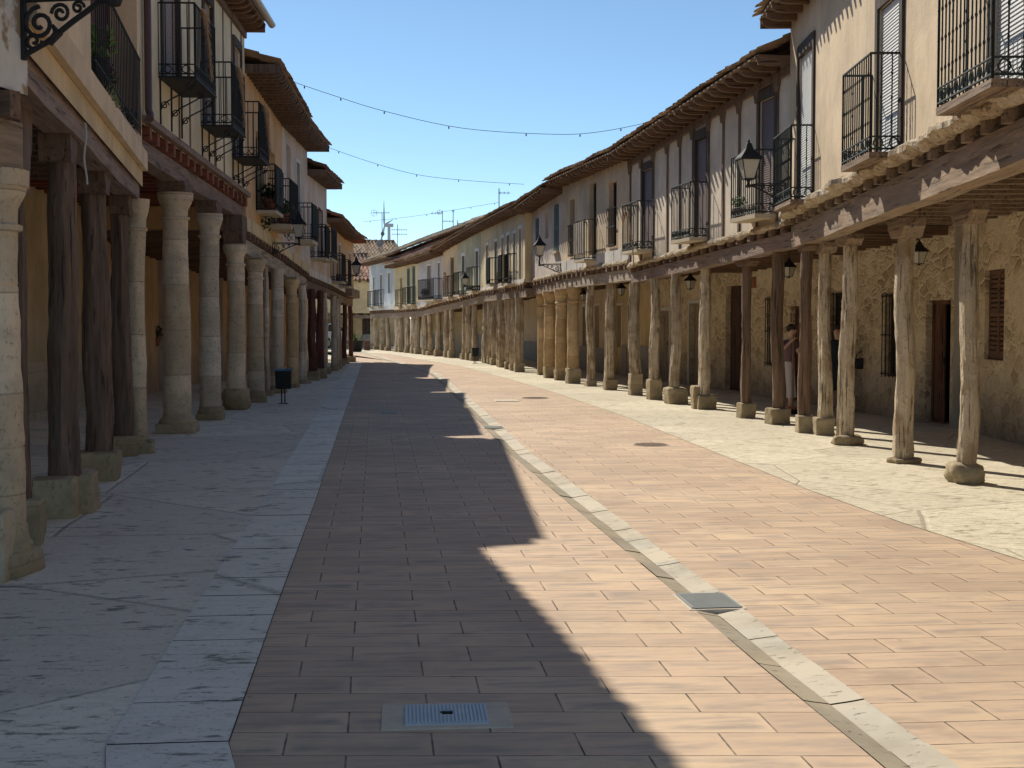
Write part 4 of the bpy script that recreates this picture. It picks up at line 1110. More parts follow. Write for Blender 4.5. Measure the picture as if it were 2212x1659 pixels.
# ================================================================== GROUND
def poly(name, pts, z, mat, kind='structure'):
    mb = MB(); mb.quad(*[(p[0], p[1], z) for p in pts]); o = mb.build(name, mat); o['kind'] = kind
    bm = bmesh.new(); bm.from_mesh(o.data); bmesh.ops.triangulate(bm, faces=bm.faces); bm.to_mesh(o.data); bm.free(); return o
def g2(x, y): p = G(x, y); return (p.x, p.y)
M['earth'] = m_flat('dry_ground', (0.30, 0.24, 0.16), 0.95, nz=0.3)
M['road'] = m_paver('pavers_left', 0.0985, 0.12, 0.05)
M['road2'] = m_paver('pavers_right', 0.012, 0.31, 0.10)
M['flagL'] = m_flag('blue_limestone', (0.92, 0.80, 0.64), (0.72, 0.62, 0.49), (0.17, 0.145, 0.12), cell=.42, warm=(0.50, 0.38, 0.27))
M['flagR'] = m_flag('cream_limestone', (0.80, 0.71, 0.53), (0.56, 0.47, 0.32), (0.30, 0.24, 0.16), cell=.45, rough_=.75)
M['strip'] = m_flag('edge_slab', (0.96, 0.87, 0.74), (0.78, 0.70, 0.59), (0.17, 0.15, 0.10), cell=.12, warm=(0.42, 0.38, 0.26))
def m_slab(name, c1_, c2_, k=1/.55):
    m, n, l, b = newmat(name); v = coords(n, l, rand=False)
    t = n.new('ShaderNodeTexCoord'); sp = n.new('ShaderNodeSeparateXYZ'); l.new(t.outputs['Object'], sp.inputs[0])
    wnn = n.new('ShaderNodeTexWhiteNoise'); wnn.noise_dimensions = '1D'; l.new(add(n, l, add(n, l, sp.outputs[1], k, 'MULTIPLY'), 0, 'FLOOR'), wnn.inputs['W'])
    cc = mix(n, l, c1_, c2_, wnn.outputs[0])
    pv = coords(n, l, (6, 14, 1), rand=False, rot=(0, 0, .6)); p = noi(n, l, pv, 1.5, 6, .72); g_ = noi(n, l, v, 1.3, 6, .65)
    cc = mix(n, l, cc, sc(c1_, .55), ramp(n, l, g_, [(0.45, 0), (0.7, .7)]))
    pm = ramp(n, l, p, [(0.60, 0), (0.67, .6)])
    cc = mix(n, l, cc, (0.15, 0.12, 0.08), pm)
    l.new(cc, b.inputs['Base Color']); b.inputs['Roughness'].default_value = .85
    bump(n, l, b, add(n, l, 1.0, pm, 'SUBTRACT'), .01, .8); return m
M['chan'] = m_slab('channel_stone', (0.64, 0.55, 0.41), (0.54, 0.49, 0.40))
M['chand'] = m_slab('channel_dark_stone', (0.46, 0.37, 0.25), (0.36, 0.31, 0.23))

gd = MB().quad((-3000, -300, -.03), (3000, -300, -.03), (3000, 6000, -.03), (-3000, 6000, -.03)); struct('ground', gd, 'earth')
kerbL = [g2(560, 1850), g2(495, 1605), g2(591, 1330), g2(678, 1094), g2(740, 906), g2(766, 832), g2(782, 786)]
kx = lambda: None
far1 = [(-1.0, 62), (-2.0, 75), (-6, 82)]
rightK = [g2(2650, 1500), g2(2212, 1212), g2(1953, 1131), g2(1751, 1060), g2(1549, 979), g2(1350, 900), g2(1200, 849), g2(1110, 822), g2(1000, 792), g2(900, 775), g2(840, 765)]
# channel centre line
chan = [(2.13, -2.0), (2.13, 3.0)] + [g2(1920, 1611), g2(1690, 1434), g2(1501, 1280), g2(1120, 979), g2(1075, 935), g2(1020, 880), g2(965, 830), g2(935, 806), g2(900, 795), g2(850, 780), g2(790, 763)] + [(-4, 76)]
# the photographed channel, resampled
def resample(pts, st):
    out = []; carry = 0
    for a, b in zip(pts[:-1], pts[1:]):
        a, b = Vector((a[0], a[1], 0)), Vector((b[0], b[1], 0)); L = (b-a).length; n = max(1, int(round(L/st)))
        for i in range(n): out.append(a.lerp(b, i/n))
    out.append(Vector((pts[-1][0], pts[-1][1], 0))); return out
cl = resample(chan, .55)
def off(pts, i, d):
    a = pts[max(i-1, 0)]; b = pts[min(i+1, len(pts)-1)]; t = (b-a).normalized(); n = Vector((t.y, -t.x, 0)); return pts[i]+n*d
cL = [off(cl, i, -.125) for i in range(len(cl))]; cR = [off(cl, i, .165) for i in range(len(cl))]
# road left of channel / right of channel as strips
kl = [( -.2, -3)]+kerbL+far1
poly('road_paving', [(-.55, -2.2)]+kerbL+[(-1.2, 60), (-2.5, 75)]+[(p.x, p.y) for p in reversed(cL)], 0.0, 'road')
poly('road_paving', [(p.x, p.y) for p in cR]+[(-4, 78)]+[p for p in reversed(rightK)]+[(5.3, 4), (5.3, -2.2)], 0.0, 'road2')
poly('right_pavement', rightK+[(-3.5, 77), (-3.5, 90), (8, 90), (14, 60), (16, 30), (14, -2.2), (5.3, -2.2)], 0.004, 'flagR')
stripin = [(p[0]-.50, p[1]) for p in kerbL]
poly('left_pavement', [(-14, -3), (-14, 60), (-3, 60), (-1.6, 54.5)]+list(reversed(stripin))+[(-1.1, -3)], 0.0, 'flagL')
poly('far_square', [(-30, 60.02), (-30, 100), (-3.6, 100), (-3.6, 77), (-1.3, 60.02)], 0.0, 'flagR')
# edge slabs of the left pavement: individual flags with fine joints, one ground sheet
es = MB(); rs = resample([(-.55, -2)]+kerbL+[(-.7, 56)], .62)
for i in range(len(rs)-1):
    a, b = rs[i], rs[i+1]; zz = .006+R.uniform(0, .003); jg = .006
    d_ = (b-a).normalized()*jg
    es.quad((a.x-.498, a.y+d_.y, zz), (a.x-.003, a.y+d_.y, zz), (b.x-.003, b.y-d_.y, zz), (b.x-.498, b.y-d_.y, zz))
struct('pavement_edge', es, 'strip')
be = MB(); be.quad((0, 0, 0), (0, 0, 0), (0, 0, 0))
# dark bedding under the joints
bd = MB()
for i in range(len(rs)-1):
    a, b = rs[i], rs[i+1]; bd.quad((a.x-.50, a.y, .002), (a.x, a.y, .002), (b.x, b.y, .002), (b.x-.50, b.y, .002))
M['joint'] = m_flat('joint_dirt', (0.07, 0.06, 0.045), 0.95); struct('pavement_edge', bd, 'joint')
# channel: V of light and dark slabs
lt, dk = MB(), MB()
for i in range(len(cl)-1):
    w0 = R.uniform(-.012, .012); zz = R.uniform(-.004, .004)
    t = (cl[i+1]-cl[i]).normalized()*.004
    A, B, C, D = cl[i]+t, cR[i]+t, cR[i+1]-t, cl[i+1]-t
    n_ = 4
    for k in range(n_):
        f0, f1 = k/n_, (k+1)/n_
        lt.quad(*[(q.x, q.y, zz+.004+.005*noise.noise(q*7)-.024*(1-s_)) for q, s_ in ((A.lerp(B, f0), f0), (A.lerp(B, f1), f1), (D.lerp(C, f1), f1), (D.lerp(C, f0), f0))])
    A, B, C, D = cL[i]+t, cl[i]+t, cl[i+1]-t, cL[i+1]-t; zz = R.uniform(-.004, .004)
    for k in range(n_):
        f0, f1 = k/n_, (k+1)/n_
        dk.quad(*[(q.x, q.y, zz+.003+.005*noise.noise(q*7)-.024*s_) for q, s_ in ((A.lerp(B, f0), f0), (A.lerp(B, f1), f1), (D.lerp(C, f1), f1), (D.lerp(C, f0), f0))])
struct('drainage_channel', lt, 'chan'); struct('drainage_channel', dk, 'chand')
bd = MB()
for i in range(len(cl)-1):
    bd.quad((cL[i].x-.01, cL[i].y, -.028), (cR[i].x+.01, cR[i].y, -.028), (cR[i+1].x+.01, cR[i+1].y, -.028), (cL[i+1].x-.01, cL[i+1].y, -.028))
struct('drainage_channel', bd, 'joint')

# ------------------------------------------------------------------ covers in the paving
def cover(label, x0, x1, y0, y1, frame=.10, ribs=22, z=.004, mat='plate', surround=True):
    a, b = G(x0, y1), G(x1, y1); c = G((x0+x1)/2, y0); cx = (a.x+b.x)/2; w = (b-a).length; dpt = (c-Vector(((a.x+b.x)/2, (a.y+b.y)/2, 0))).length
    cy = (a.y+b.y)/2+dpt/2
    e = tag(empty('manhole_cover', (cx, cy, 0), -.02), label, 'manhole cover')
    if surround:
        m = MB().box(-w/2-frame, w/2+frame, -dpt/2-frame*.45, dpt/2+frame*.35, -.01, z+.002); m.build('surround', 'conc', e)
    m = MB().box(-w/2, w/2, -dpt/2, dpt/2, z-.001, z+.008)
    for i in range(ribs):
        x = -w/2+w*(i+.5)/ribs
        if ribs > 3 and .44 < (i+.5)/ribs < .58:
            m.box(x-w/ribs*.3, x+w/ribs*.3, -dpt/2+.02, -dpt*.1, z+.008, z+.014); m.box(x-w/ribs*.3, x+w/ribs*.3, dpt*.1, dpt/2-.02, z+.008, z+.014); continue
        if ribs > 3: m.box(x-w/ribs*.3, x+w/ribs*.3, -dpt/2+.02, dpt/2-.02, z+.008, z+.014)
    m.build('lid', mat, e)
    if ribs > 3:
        k = MB().box(-.028, .028, -.010, .010, z+.008, z+.016); k.build('keyhole', 'dark', e)
    return e
cover('ribbed blue-grey metal cover in a concrete frame, in the shaded foreground paving', 876, 1060, 1526, 1569, mat='platel')
cover('small plain grey plate flush in the shaded part of the paving', 822, 859, 891, 895, .02, 0)
cover('long bluish plate in the sunlit paving beside the dark round cover', 1072, 1122, 863.5, 868, .02, 0, mat='conc')
def round_cover(label, x, y, r):
    g = G(x, y); e = tag(empty('manhole_cover', (g.x, g.y, 0)), label, 'manhole cover')
    MB().lathe([(-.01, r*1.12), (.005, r*1.12)], 28).build('ring', 'conc', e)
    m = MB().lathe([(.004, r), (.009, r)], 28)
    for i in range(-4, 5):
        w = math.sqrt(max(0, r*r*.8-(i*r*.2)**2)); m.box(-w, w, i*r*.2-.012, i*r*.2+.012, .009, .014)
    m.build('lid', 'plateb', e)
round_cover('round dark iron cover in the sunlit pavers nearest the camera', 1405, 961, .24)
round_cover('round dark iron cover farther up the sunlit pavers', 1156, 860, .30)
def grate(label, x, y, ln):
    p = G(x, y); i0 = min(range(len(cl)), key=lambda i: (cl[i]-p).length); t = (cl[i0+1]-cl[i0-1]).normalized(); c = cl[i0]+t*(p-cl[i0]).dot(t)
    e = tag(empty('drain_grate', (c.x, c.y, .0), math.atan2(t.y, t.x)), label, 'drain grate', None)
    MB().box(-ln/2-.035, ln/2+.035, -.19, .165, -.02, .0045).build('surround', 'conc', e)
    m = MB(); m.box(-ln/2, ln/2, -.17, -.155, .005, .012).box(-ln/2, ln/2, .13, .145, .005, .012)
    k = int(ln/.03)
    for i in range(k+1): xx = -ln/2+ln*i/k; m.box(xx-.009, xx+.009, -.155, .13, .006, .012)
    m.build('bars', 'plate', e); MB().quad((-ln/2, -.155, .0055), (ln/2, -.155, .0055), (ln/2, .13, .0055), (-ln/2, .13, .0055)).build('pit', 'dark', e)
grate('metal grate set in the stone drainage channel in the foreground', 1522, 1300, .42)
grate('small distant metal grate set in the stone drainage channel', 1058, 924, .4)

# ------------------------------------------------------------------ bracket lamps
def scroll(m, cy, cz, r, turns, d, w=.011, start=0.0, n=22):
    pts = []
    for i in range(n):
        q = i/(n-1); a = start+d*turns*2*PI*q; rr = r*(1-.8*q); pts.append((0, cy+rr*math.cos(a), cz+rr*math.sin(a)))
    m.tube(pts, w, 5)
def lantern_parts(e, c, s, hang=False):
    """tapered square lantern, centred at c (x,y,z of its foot)"""
    x, y, z = c; b, t, hh = .10*s, .19*s, .40*s
    cs = [(-1, -1), (1, -1), (1, 1), (-1, 1)]
    fr = MB()
    for a in range(4):
        p, q = cs[a], cs[(a+1) % 4]
        fr.tube([(x+p[0]*b, y+p[1]*b, z), (x+p[0]*t, y+p[1]*t, z+hh)], .012*s, 4)
        for r_, zz in ((b, z), (t, z+hh)): fr.tube([(x+p[0]*r_, y+p[1]*r_, zz), (x+q[0]*r_, y+q[1]*r_, zz)], .016*s, 4)
    fr.tube([(x, y, z-.06*s), (x, y, z)], [.03*s, .07*s], 8)
    f = fr.build('lantern', 'iron', e)
    gl = MB(); k = .97
    for a in range(4):
        p, q = cs[a], cs[(a+1) % 4]
        gl.quad((x+p[0]*b*k, y+p[1]*b*k, z+.004), (x+q[0]*b*k, y+q[1]*b*k, z+.004), (x+q[0]*t*k, y+q[1]*t*k, z+hh-.004), (x+p[0]*t*k, y+p[1]*t*k, z+hh-.004))
    gl.build('glass', 'milk', f)
    cp = MB(); prof = [(hh, t*1.22), (hh+.03*s, t*1.2), (hh+.16*s, t*.62), (hh+.22*s, t*.42), (hh+.25*s, t*.46), (hh+.33*s, t*.30), (hh+.35*s, t*.12), (hh+.38*s, t*.16), (hh+.42*s, t*.02)]
    prev = None
    for i, (zz, r_) in enumerate(prof):
        b0 = len(cp.v)
        if i < 4:
            for p in cs: cp.v.append(Vector((x+p[0]*r_, y+p[1]*r_, z+zz)))
        else:
            for p in cs: cp.v.append(Vector((x+p[0]*r_*.8, y+p[1]*r_*.8, z+zz)))
        if prev is not None:
            for k2 in range(4): cp.f.append((prev+k2, prev+(k2+1) % 4, b0+(k2+1) % 4, b0+k2))
        else: cp.f.append((b0+3, b0+2, b0+1, b0))
        prev = b0
    cp.f.append((prev, prev+1, prev+2, prev+3)); cp.build('cap', 'iron', f)
    return f
def wall_lamp(h, u, z, ln, s, label, gap=0.0, n0=0.0):
    p = h.w(u, n0, z); e = tag(empty('wall_lamp', p, h.rz), label, 'wall lamp', 'bracket lanterns on the facades')
    m = MB(); m.box(-.02, .02, 0, .03, -.30*s, .12*s)
    m.tube([(0, .02, .05*s), (0, ln, .05*s)], .018*s, 6); m.tube([(0, .02, .10*s), (0, ln*.75, .085*s), (0, ln, .05*s)], .010*s, 5)
    m.tube([(0, .02, -.27*s), (0, ln*.28, -.20*s), (0, ln*.55, -.09*s), (0, ln*.85, .02*s), (0, ln, .04*s)], .018*s, 6)
    scroll(m, ln*.20, -.09*s, .10*s, 1.6, 1, .014*s, PI/2); scroll(m, ln*.13, -.19*s, .055*s, 1.3, -1, .012*s, 0)
    scroll(m, ln*.43, -.035*s, .06*s, 1.5, -1, .012*s, PI); scroll(m, ln*.62, -.005*s, .04*s, 1.4, 1, .010*s, 0)
    m.tube([(0, ln*.30, -.21*s), (0, ln*.40, -.15*s), (0, ln*.34, -.10*s)], [.02*s, .03*s, .008*s], 6)
    m.build('bracket', 'iron', e)
    m = MB(); m.lathe([(.0, .045*s), (.04*s, .06*s), (.07*s, .03*s), (.07*s+gap, .03*s)], 8, c=(0, ln)); m.build('socket', 'iron', e)
    lantern_parts(e, (0, ln, .12*s+gap), s)
    return e
wall_lamp(LA, .07, 3.86, .66, 1.15, 'ornate black scrolled lamp bracket on the peeling white corner, top left foreground', gap=.12)
u, z = LD.fac(587, 530); wall_lamp(LD, max(.06, u), z, .62, .72, 'black lantern on a scrolled bracket between the orange house and the grey-cream house', gap=.1)
u, z = LG.fac(727, 597); wall_lamp(LG, u, z, .72, .78, 'black lantern on a scrolled bracket on the light orange house, over the far shaded arcade')
u, z = RB.fac(1692, 408); wall_lamp(RB, .12, z, .62, .76, 'large black lantern by the balcony where the sand and half-timbered houses meet', gap=.04)
u, z = RD.fac(1212, 575); wall_lamp(RD, .12, z, .62, .70, 'black lantern on a bracket at the edge of the rosy white house', gap=.2)
u, z = RF.fac(1036, 620); wall_lamp(RF, .35, z, .60, .66, 'black lantern on a bracket in front of the grey-green house')

import types
q_ = RJ.B+RJ.d*.012-RJ.n*.25
fk = types.SimpleNamespace(w=lambda u, n, z: Vector((q_.x, q_.y, z)), rz=RJ.rz-PI/2)
wall_lamp(fk, 0, 2.72, .5, .62, 'small distant black lantern bracketed off the end wall of the pale blue-grey house')

def hanging(h, x, y0, y1, label):
    """x, top of lantern cap row, foot row; hangs under the arcade ceiling half way in"""
    n = -1.25; u, z0 = h.fac(x, y1, n); _, z1 = h.fac(x, y0, n); s = (z1-z0)/.62
    zc = h.Zb(min(max(u, 0), h.L))-.02
    e = tag(empty('hanging_lantern', h.w(u, n, z0), h.rz+.5), label, 'lantern', 'lanterns hanging under the sunny arcade')
    lantern_parts(e, (0, 0, 0), s*.78)
    m = MB(); top = zc-z0; k = max(2, int((top-.62*s)/.05))
    for i in range(k):
        z = .60*s+(top-.60*s)*i/k; rr = .018
        m.tube([(rr*math.cos(t)*(1 if i % 2 else 0), rr*math.cos(t)*(0 if i % 2 else 1), z+.03+.03*math.sin(t)) for t in [2*PI*j/8 for j in range(9)]], .004, 4, cap=False)
    m.build('chain', 'iron', e)
hanging(RA, 1985, 518, 570, 'dark lantern hanging beside the second nearest sunny post, by the open carved door')
hanging(RB, 1704, 556, 598, 'dark lantern hanging between the two dark timber posts of the sunny arcade')
hanging(RB, 1491, 589, 624, 'dark lantern hanging in front of the cream door surrounds of the sunny arcade')
hanging(RC, 1342, 609, 637, 'dark lantern hanging before the ochre wall under the plain cream house')
hanging(RC, 1261, 624, 648, 'dark lantern hanging beside the first thick golden column of the sunny arcade')

# ------------------------------------------------------------------ litter bins
def litter_bin(x, y, w, hbox, hpost, label, lid):
    g = G(x, y); e = tag(empty('litter_bin', (g.x, g.y, 0), .1), label, 'litter bin')
    m = MB(); m.box(-.045, -.02, -.02, .02, 0, hpost+hbox*.5); m.box(.02, .045, -.02, .02, 0, hpost+hbox*.5); m.box(-.10, .10, -.06, .06, 0, .012)
    m.build('post', 'iron', e)
    b = MB(); t = .8
    pts = []
    for zz, k in ((hpost, .90), (hpost+.02, .95), (hpost+hbox*.9, 1.0), (hpost+hbox, 1.0)):
        n = 16
        b0 = len(b.v)
        for i in range(n):
            a = 2*PI*i/n; c, s_ = math.cos(a), math.sin(a)
            q = (abs(c)**8+abs(s_)**8)**(-1/8); b.v.append(Vector((c*q*w/2*k, -.06+s_*q*w*.36*k, zz)))
        if b0: 
            for i in range(n): b.f.append((b0-n+i, b0-n+(i+1) % n, b0+(i+1) % n, b0+i))
        else: b.f.append(tuple(range(n))[::-1])
    b.f.append(tuple(range(len(b.v)-n, len(b.v)))); b.build('bin_body', 'binm', e)
    l = MB().box(-w/2-.012, w/2+.012, -.06-w*.38, -.06+w*.38, hpost+hbox+.002, hpost+hbox+.045, .002); l.build('lid', lid, e)
litter_bin(612, 872, .33, .37, .31, 'dark litter bin with a blue lid on a post on the shaded left pavement', 'binl')
litter_bin(1026, 785.5, .27, .30, .28, 'small dark green-black litter bin before the far posts on the sunny side', 'binm')

# ------------------------------------------------------------------ loose stones
def stone(x, y, w, d, hh, label, mat='base', seed=1, m=9, rz=0):
    g = G(x, y); o = MB().rough_box(0, d/2, -.02, w, d, hh+.02, .018, m, seed, 7).build('stone_block', mat, None, smooth=True, loc=(g.x, g.y, 0), rz=rz)
    return tag(o, label, 'stone block')
stone(1506, 884, .15, .3, .45, 'upright pale stone block leaning against the long bench stone under the half-timbered house', 'base', 4)
stone(-6, 1262, .09, .30, .47, 'pale dotted stone slab standing at the left picture edge by the thick column', 'lightstone', 5, 14)
stone(322, 980, .10, .3, .17, 'low mossy stone at the foot of the slim stone column beside the dark timber posts', 'base', 8, 5)

# ------------------------------------------------------------------ plants
def leaves(mb, c, r, n, size, rnd, squash=1.0):
    for _ in range(n):
        d = Vector((rnd.gauss(0, 1), rnd.gauss(0, 1), rnd.gauss(0, 1))); d.normalize(); q = rnd.random()**.45
        p = Vector(c)+Vector((d.x*r, d.y*r, d.z*r*squash))*q
        a = Vector((rnd.gauss(0, 1), rnd.gauss(0, 1), rnd.gauss(0, 1))).normalized(); b = a.orthogonal().normalized()
        s_ = size*rnd.uniform(.6, 1.4)
        mb.quad(p-a*s_*.5, p+b*s_*.28, p+a*s_*.5, p-b*s_*.28)
def potted(P, rz, s, label, leaf='leaf', pot='terra', fl=None, trail=False, seed=1, group=None):
    e = tag(empty('potted_plant', P, rz), label, 'potted plant', group); rnd = random.Random(seed)
    MB().lathe([(0, .08*s), (.015*s, .09*s), (.17*s, .125*s), (.175*s, .14*s), (.21*s, .142*s)], 14).build('pot', pot, e, smooth=True)
    m = MB()
    for i in range(9):
        a = rnd.uniform(0, 2*PI); rr = rnd.uniform(.02, .16)*s; m.tube([(0, 0, .2*s), (rr*math.cos(a)*.6, rr*math.sin(a)*.6, .3*s), (rr*math.cos(a), rr*math.sin(a), rnd.uniform(.3, .46)*s)], .006*s, 4)
    leaves(m, (0, 0, .34*s), .2*s, 240, .06*s, rnd, .8)
    if trail:
        for k in range(5): leaves(m, (rnd.uniform(-.1, .1)*s, .14*s, (.2-.1*k)*s), .1*s, 50, .05*s, rnd, 1.2)
    m.build('foliage', leaf, e)
    if fl:
        m = MB(); leaves(m, (0, .05*s, .38*s), .17*s, 60, .05*s, rnd, .7); m.build('flowers', fl, e)
    return e
# on LD balcony
zf = d2[2]; uc = (d2[0]+d2[1])/2
potted(LD.w(uc+.20, .27, zf+.0), 0, 1.25, 'terracotta pot with bushy green plant on the balcony of the orange house', seed=3)
potted(LD.w(uc-.35, .30, zf), 0, 1.0, 'green trailing plant hanging over the far end of the potted balcony on the orange house', 'leafd', trail=True, seed=4)
uc = (d1[0]+d1[1])/2
potted(LD.w(uc-.05, .22, d1[2]), 0, 1.3, 'dark green plant behind the dark balcony screen of the orange house', 'leafd', trail=True, seed=5)
# LB flowers
for px, py, sz, lab, lf, fl, sd_ in ((214, 100, 1.25, 'pale green trailing plant high on the railing of the beige house', 'leafb', None, 6),
        (226, 165, 1.0, 'pink flowering plant low behind the railing of the beige house', 'leafd', 'pinkf', 7),
        (281, 258, .85, 'violet flowering plant at the far end of the railing of the beige house', 'leafd', 'purf', 8)):
    u, z = LB.fac(px, py, -.06); potted(LB.w(u, -.12, z-.32*sz), 0, sz, lab, lf, 'binm', fl, trail=True, seed=sd_)
potted(RB.w(b2[1]+.28, .26, b2[2]), 0, .75, 'bright green plant on the balcony behind the large lantern', 'leafb', seed=9)
hu = (h_[0][0]+h_[0][1])/2
potted(RH.w(hu, .22, h_[0][2]), 0, 1.1, 'flowering plant on the wide balcony of the lavender house', 'leafd', 'terra', 'pinkf', seed=10)
# plant seen in LC ground-floor window
u, z = LC.fac(336, 748, -LC.arc+.16); potted(LC.w(u, -LC.arc+.16, z), 0, 1.0, 'dark green plant at the barred window under the golden awning', 'leafd', seed=12)
# far palm in pot
g = G(768, 760); 
def palm_pot():
    e = tag(empty('potted_plant', (g.x, g.y, 0)), 'spiky green palm in a black pot beyond the far end of the shaded arcade', 'potted plant'); rnd = random.Random(4)
    MB().lathe([(0, .28), (.05, .33), (.5, .42), (.55, .45), (.6, .44)], 18).build('pot', 'binm', e, smooth=True)
    m = MB()
    for i in range(46):
        a = rnd.uniform(0, 2*PI); el = rnd.uniform(.25, 1.3); L_ = rnd.uniform(.5, .75); w_ = .035
        prev = None
        for k in range(6):
            q = k/5; r_ = L_*q*math.cos(el); z = .58+L_*q*math.sin(el)-.35*q*q*math.cos(el)
            p = Vector((r_*math.cos(a), r_*math.sin(a), z)); n_ = Vector((-math.sin(a), math.cos(a), 0))*w_*(1-q*.9)
            if prev: m.quad(prev[0]-prev[1], prev[0]+prev[1], p+n_, p-n_)
            prev = (p, n_)
    m.build('foliage', 'leafb', e)
palm_pot()

# ------------------------------------------------------------------ dried grass plumes on balconies
def plume(P0, P1, sag, label, seed, r=.06, up=0.0):
    rnd = random.Random(seed); P0, P1 = Vector(P0), Vector(P1); m = MB(); K = 26
    base = P0.lerp(P1, .5); 
    def c(q): p = P0.lerp(P1, q); p.z += up*math.sin(PI*q); p.z -= sag*q*q; return p-P0
    m.tube([c(i/10) for i in range(11)], .008, 5)
    for i in range(420):
        q = rnd.random(); p = c(q); t = (c(min(q+.05, 1.05))-p).normalized(); o_ = Vector((rnd.gauss(0, 1), rnd.gauss(0, 1), rnd.gauss(0, 1))).normalized()
        e_ = p+t*rnd.uniform(.06, .16)+o_*r*rnd.uniform(.4, 1.2)*(1.1-.5*q)+Vector((0, 0, -.04)); n_ = t.cross(o_).normalized()*.0035
        m.quad(p-n_, p+n_, e_+n_, e_-n_)
    o = m.build('dried_grass_plume', 'straw', None, loc=P0); return tag(o, label, 'dried plume', 'dried grass plumes on the balconies')
for r, lab, sd_ in ((l1, 'dried grass plume on the nearest balcony of the butter coloured house', 1), (l2, 'dried grass plume on the middle balcony of the butter coloured house', 2), (l3, 'arched dried grass plume on the farthest balcony of the butter coloured house', 3)):
    u1 = r[1]+.30
    plume(LC.w(u1-.25, .56, r[2]+.98), LC.w(u1-.75, .60, r[2]+.55), .35, lab, sd_, .07, .15)
plume(RB.w(b3[1]+.15, .43, b3[2]+.55), RB.w(b3[0]-.1, .45, b3[2]+.5), .7, 'arched straw coloured plume on the farthest balcony of the half-timbered house', 7, .045, .45)
plume(RG.w(g_[0][1]+.2, .34, g_[0][2]+.2), RG.w(g_[0][0]-.1, .34, g_[0][2]+1.2), .6, 'pale plume on the balcony of the narrow cream house', 8, .06, .5)
# rope hanging under LB
rp = MB(); pts = [(0.01*math.sin(i*.9), .01*math.cos(i*.7), -i*.06) for i in range(10)]; rp.tube(pts, .010, 6)
u, z = LB.fac(176, 265); o = rp.build('hanging_rope', 'rope', None, loc=LB.w(u, .03, z)); tag(o, 'short white rope hanging from the beam beside the first dark timber post', 'rope')

# ------------------------------------------------------------------ small things on ground-floor walls
def wallbox(h, x0, x1, y0, y1, mat, name, label, cat, d=.05):
    r = h.rect(x0, x1, y0, y1, -h.arc); u, z = (r[0]+r[1])/2, r[2]; w, hh = r[1]-r[0], r[3]-r[2]
    e = tag(empty(name, h.w(u, -h.arc+.004, z), h.rz), label, cat)
    MB().box(-w/2, w/2, 0, d, 0, hh, .002).build('case', mat, e); 
    f = MB(); f.box(-w*.42, w*.42, d, d+.008, hh*.08, hh*.92); f.build('door_panel', mat, e)
    return e, w, hh, d
e, w, hh, d = wallbox(RA, 1950, 1978, 690, 760, 'w_cream', 'meter_box', 'pale meter box with two round dials on the rubble wall left of the barred window', 'meter box')
for k in (-.12, .12): MB().lathe([(d, .03), (d+.02, .03)], 12).build('dial', 'iron', e).matrix_local = Matrix.Translation((k*w*2, d-.02, hh*.6)) @ Matrix.Rotation(-PI/2, 4, 'X')
e, w, hh, d = wallbox(RA, 2021, 2029, 602, 626, 'terra', 'house_plaque', 'small red tile plaque above the open carved door', 'plaque', .02)
e, w, hh, d = wallbox(RB, 1431, 1436, 650, 661, 'terra', 'house_plaque', 'tiny red number plaque over the pale door of the sunny arcade', 'plaque', .02)
e, w, hh, d = wallbox(RB, 1622, 1634, 600, 622, 'terra', 'house_plaque', 'small reddish plaque on the rubble wall between garage door and barred window', 'plaque', .02)
e, w, hh, d = wallbox(LB, 97, 106, 705, 770, 'lightstone', 'meter_box', 'pale meter box behind the dark timber posts on the shaded side', 'meter box')

# ------------------------------------------------------------------ string cables over the street
def cable(pts, Zs, label):
    P = [AT(x, y, z) for (x, y), z in zip(pts, Zs)]
    m = MB(); o = P[0]
    # smooth: catmull
    Q = []
    for i in range(len(P)-1):
        p0, p1, p2, p3 = P[max(i-1, 0)], P[i], P[i+1], P[min(i+2, len(P)-1)]
        for k in range(6):
            t = k/6; Q.append(.5*((2*p1)+(p2-p0)*t+(2*p0-5*p1+4*p2-p3)*t*t+(3*p1-p0-3*p2+p3)*t**3))
    Q.append(P[-1]); m.tube([q-o for q in Q], .006, 5)
    c = m.build('string_cable', 'wire', None, loc=o); tag(c, label, 'cable', 'cables strung across the street')
    b = MB(); b.lathe([(-.03, .004), (-.02, .014), (0, .016), (.02, .010), (.035, .010)], 7); me = b.build('bulb', 'wire', c, loc=Q[2]-o+Vector((0, 0, -.035))).data
    for i in range(7, len(Q)-1, 5): link(me, 'bulb', c, Q[i]-o+Vector((0, 0, -.035)))
cable([(637, 178), (720, 206), (830, 240), (1000, 277), (1196, 290), (1300, 284), (1412, 262)], [30, 30, 30, 30, 30, 30, 30.5], 'nearest bulb cable, sagging from the deep eaved house to the half-timbered house')
cable([(708, 318), (800, 350), (900, 377), (1010, 390), (1132, 398)], [39, 39.5, 40, 41, 42], 'middle cable over the street, ending at the rosy white house eave')
cable([(785, 478.5), (844, 473), (922, 463), (1032, 445), (1078, 437)], [57, 57, 57, 57, 57], 'farthest faint cable across the sky by the wind turbine')

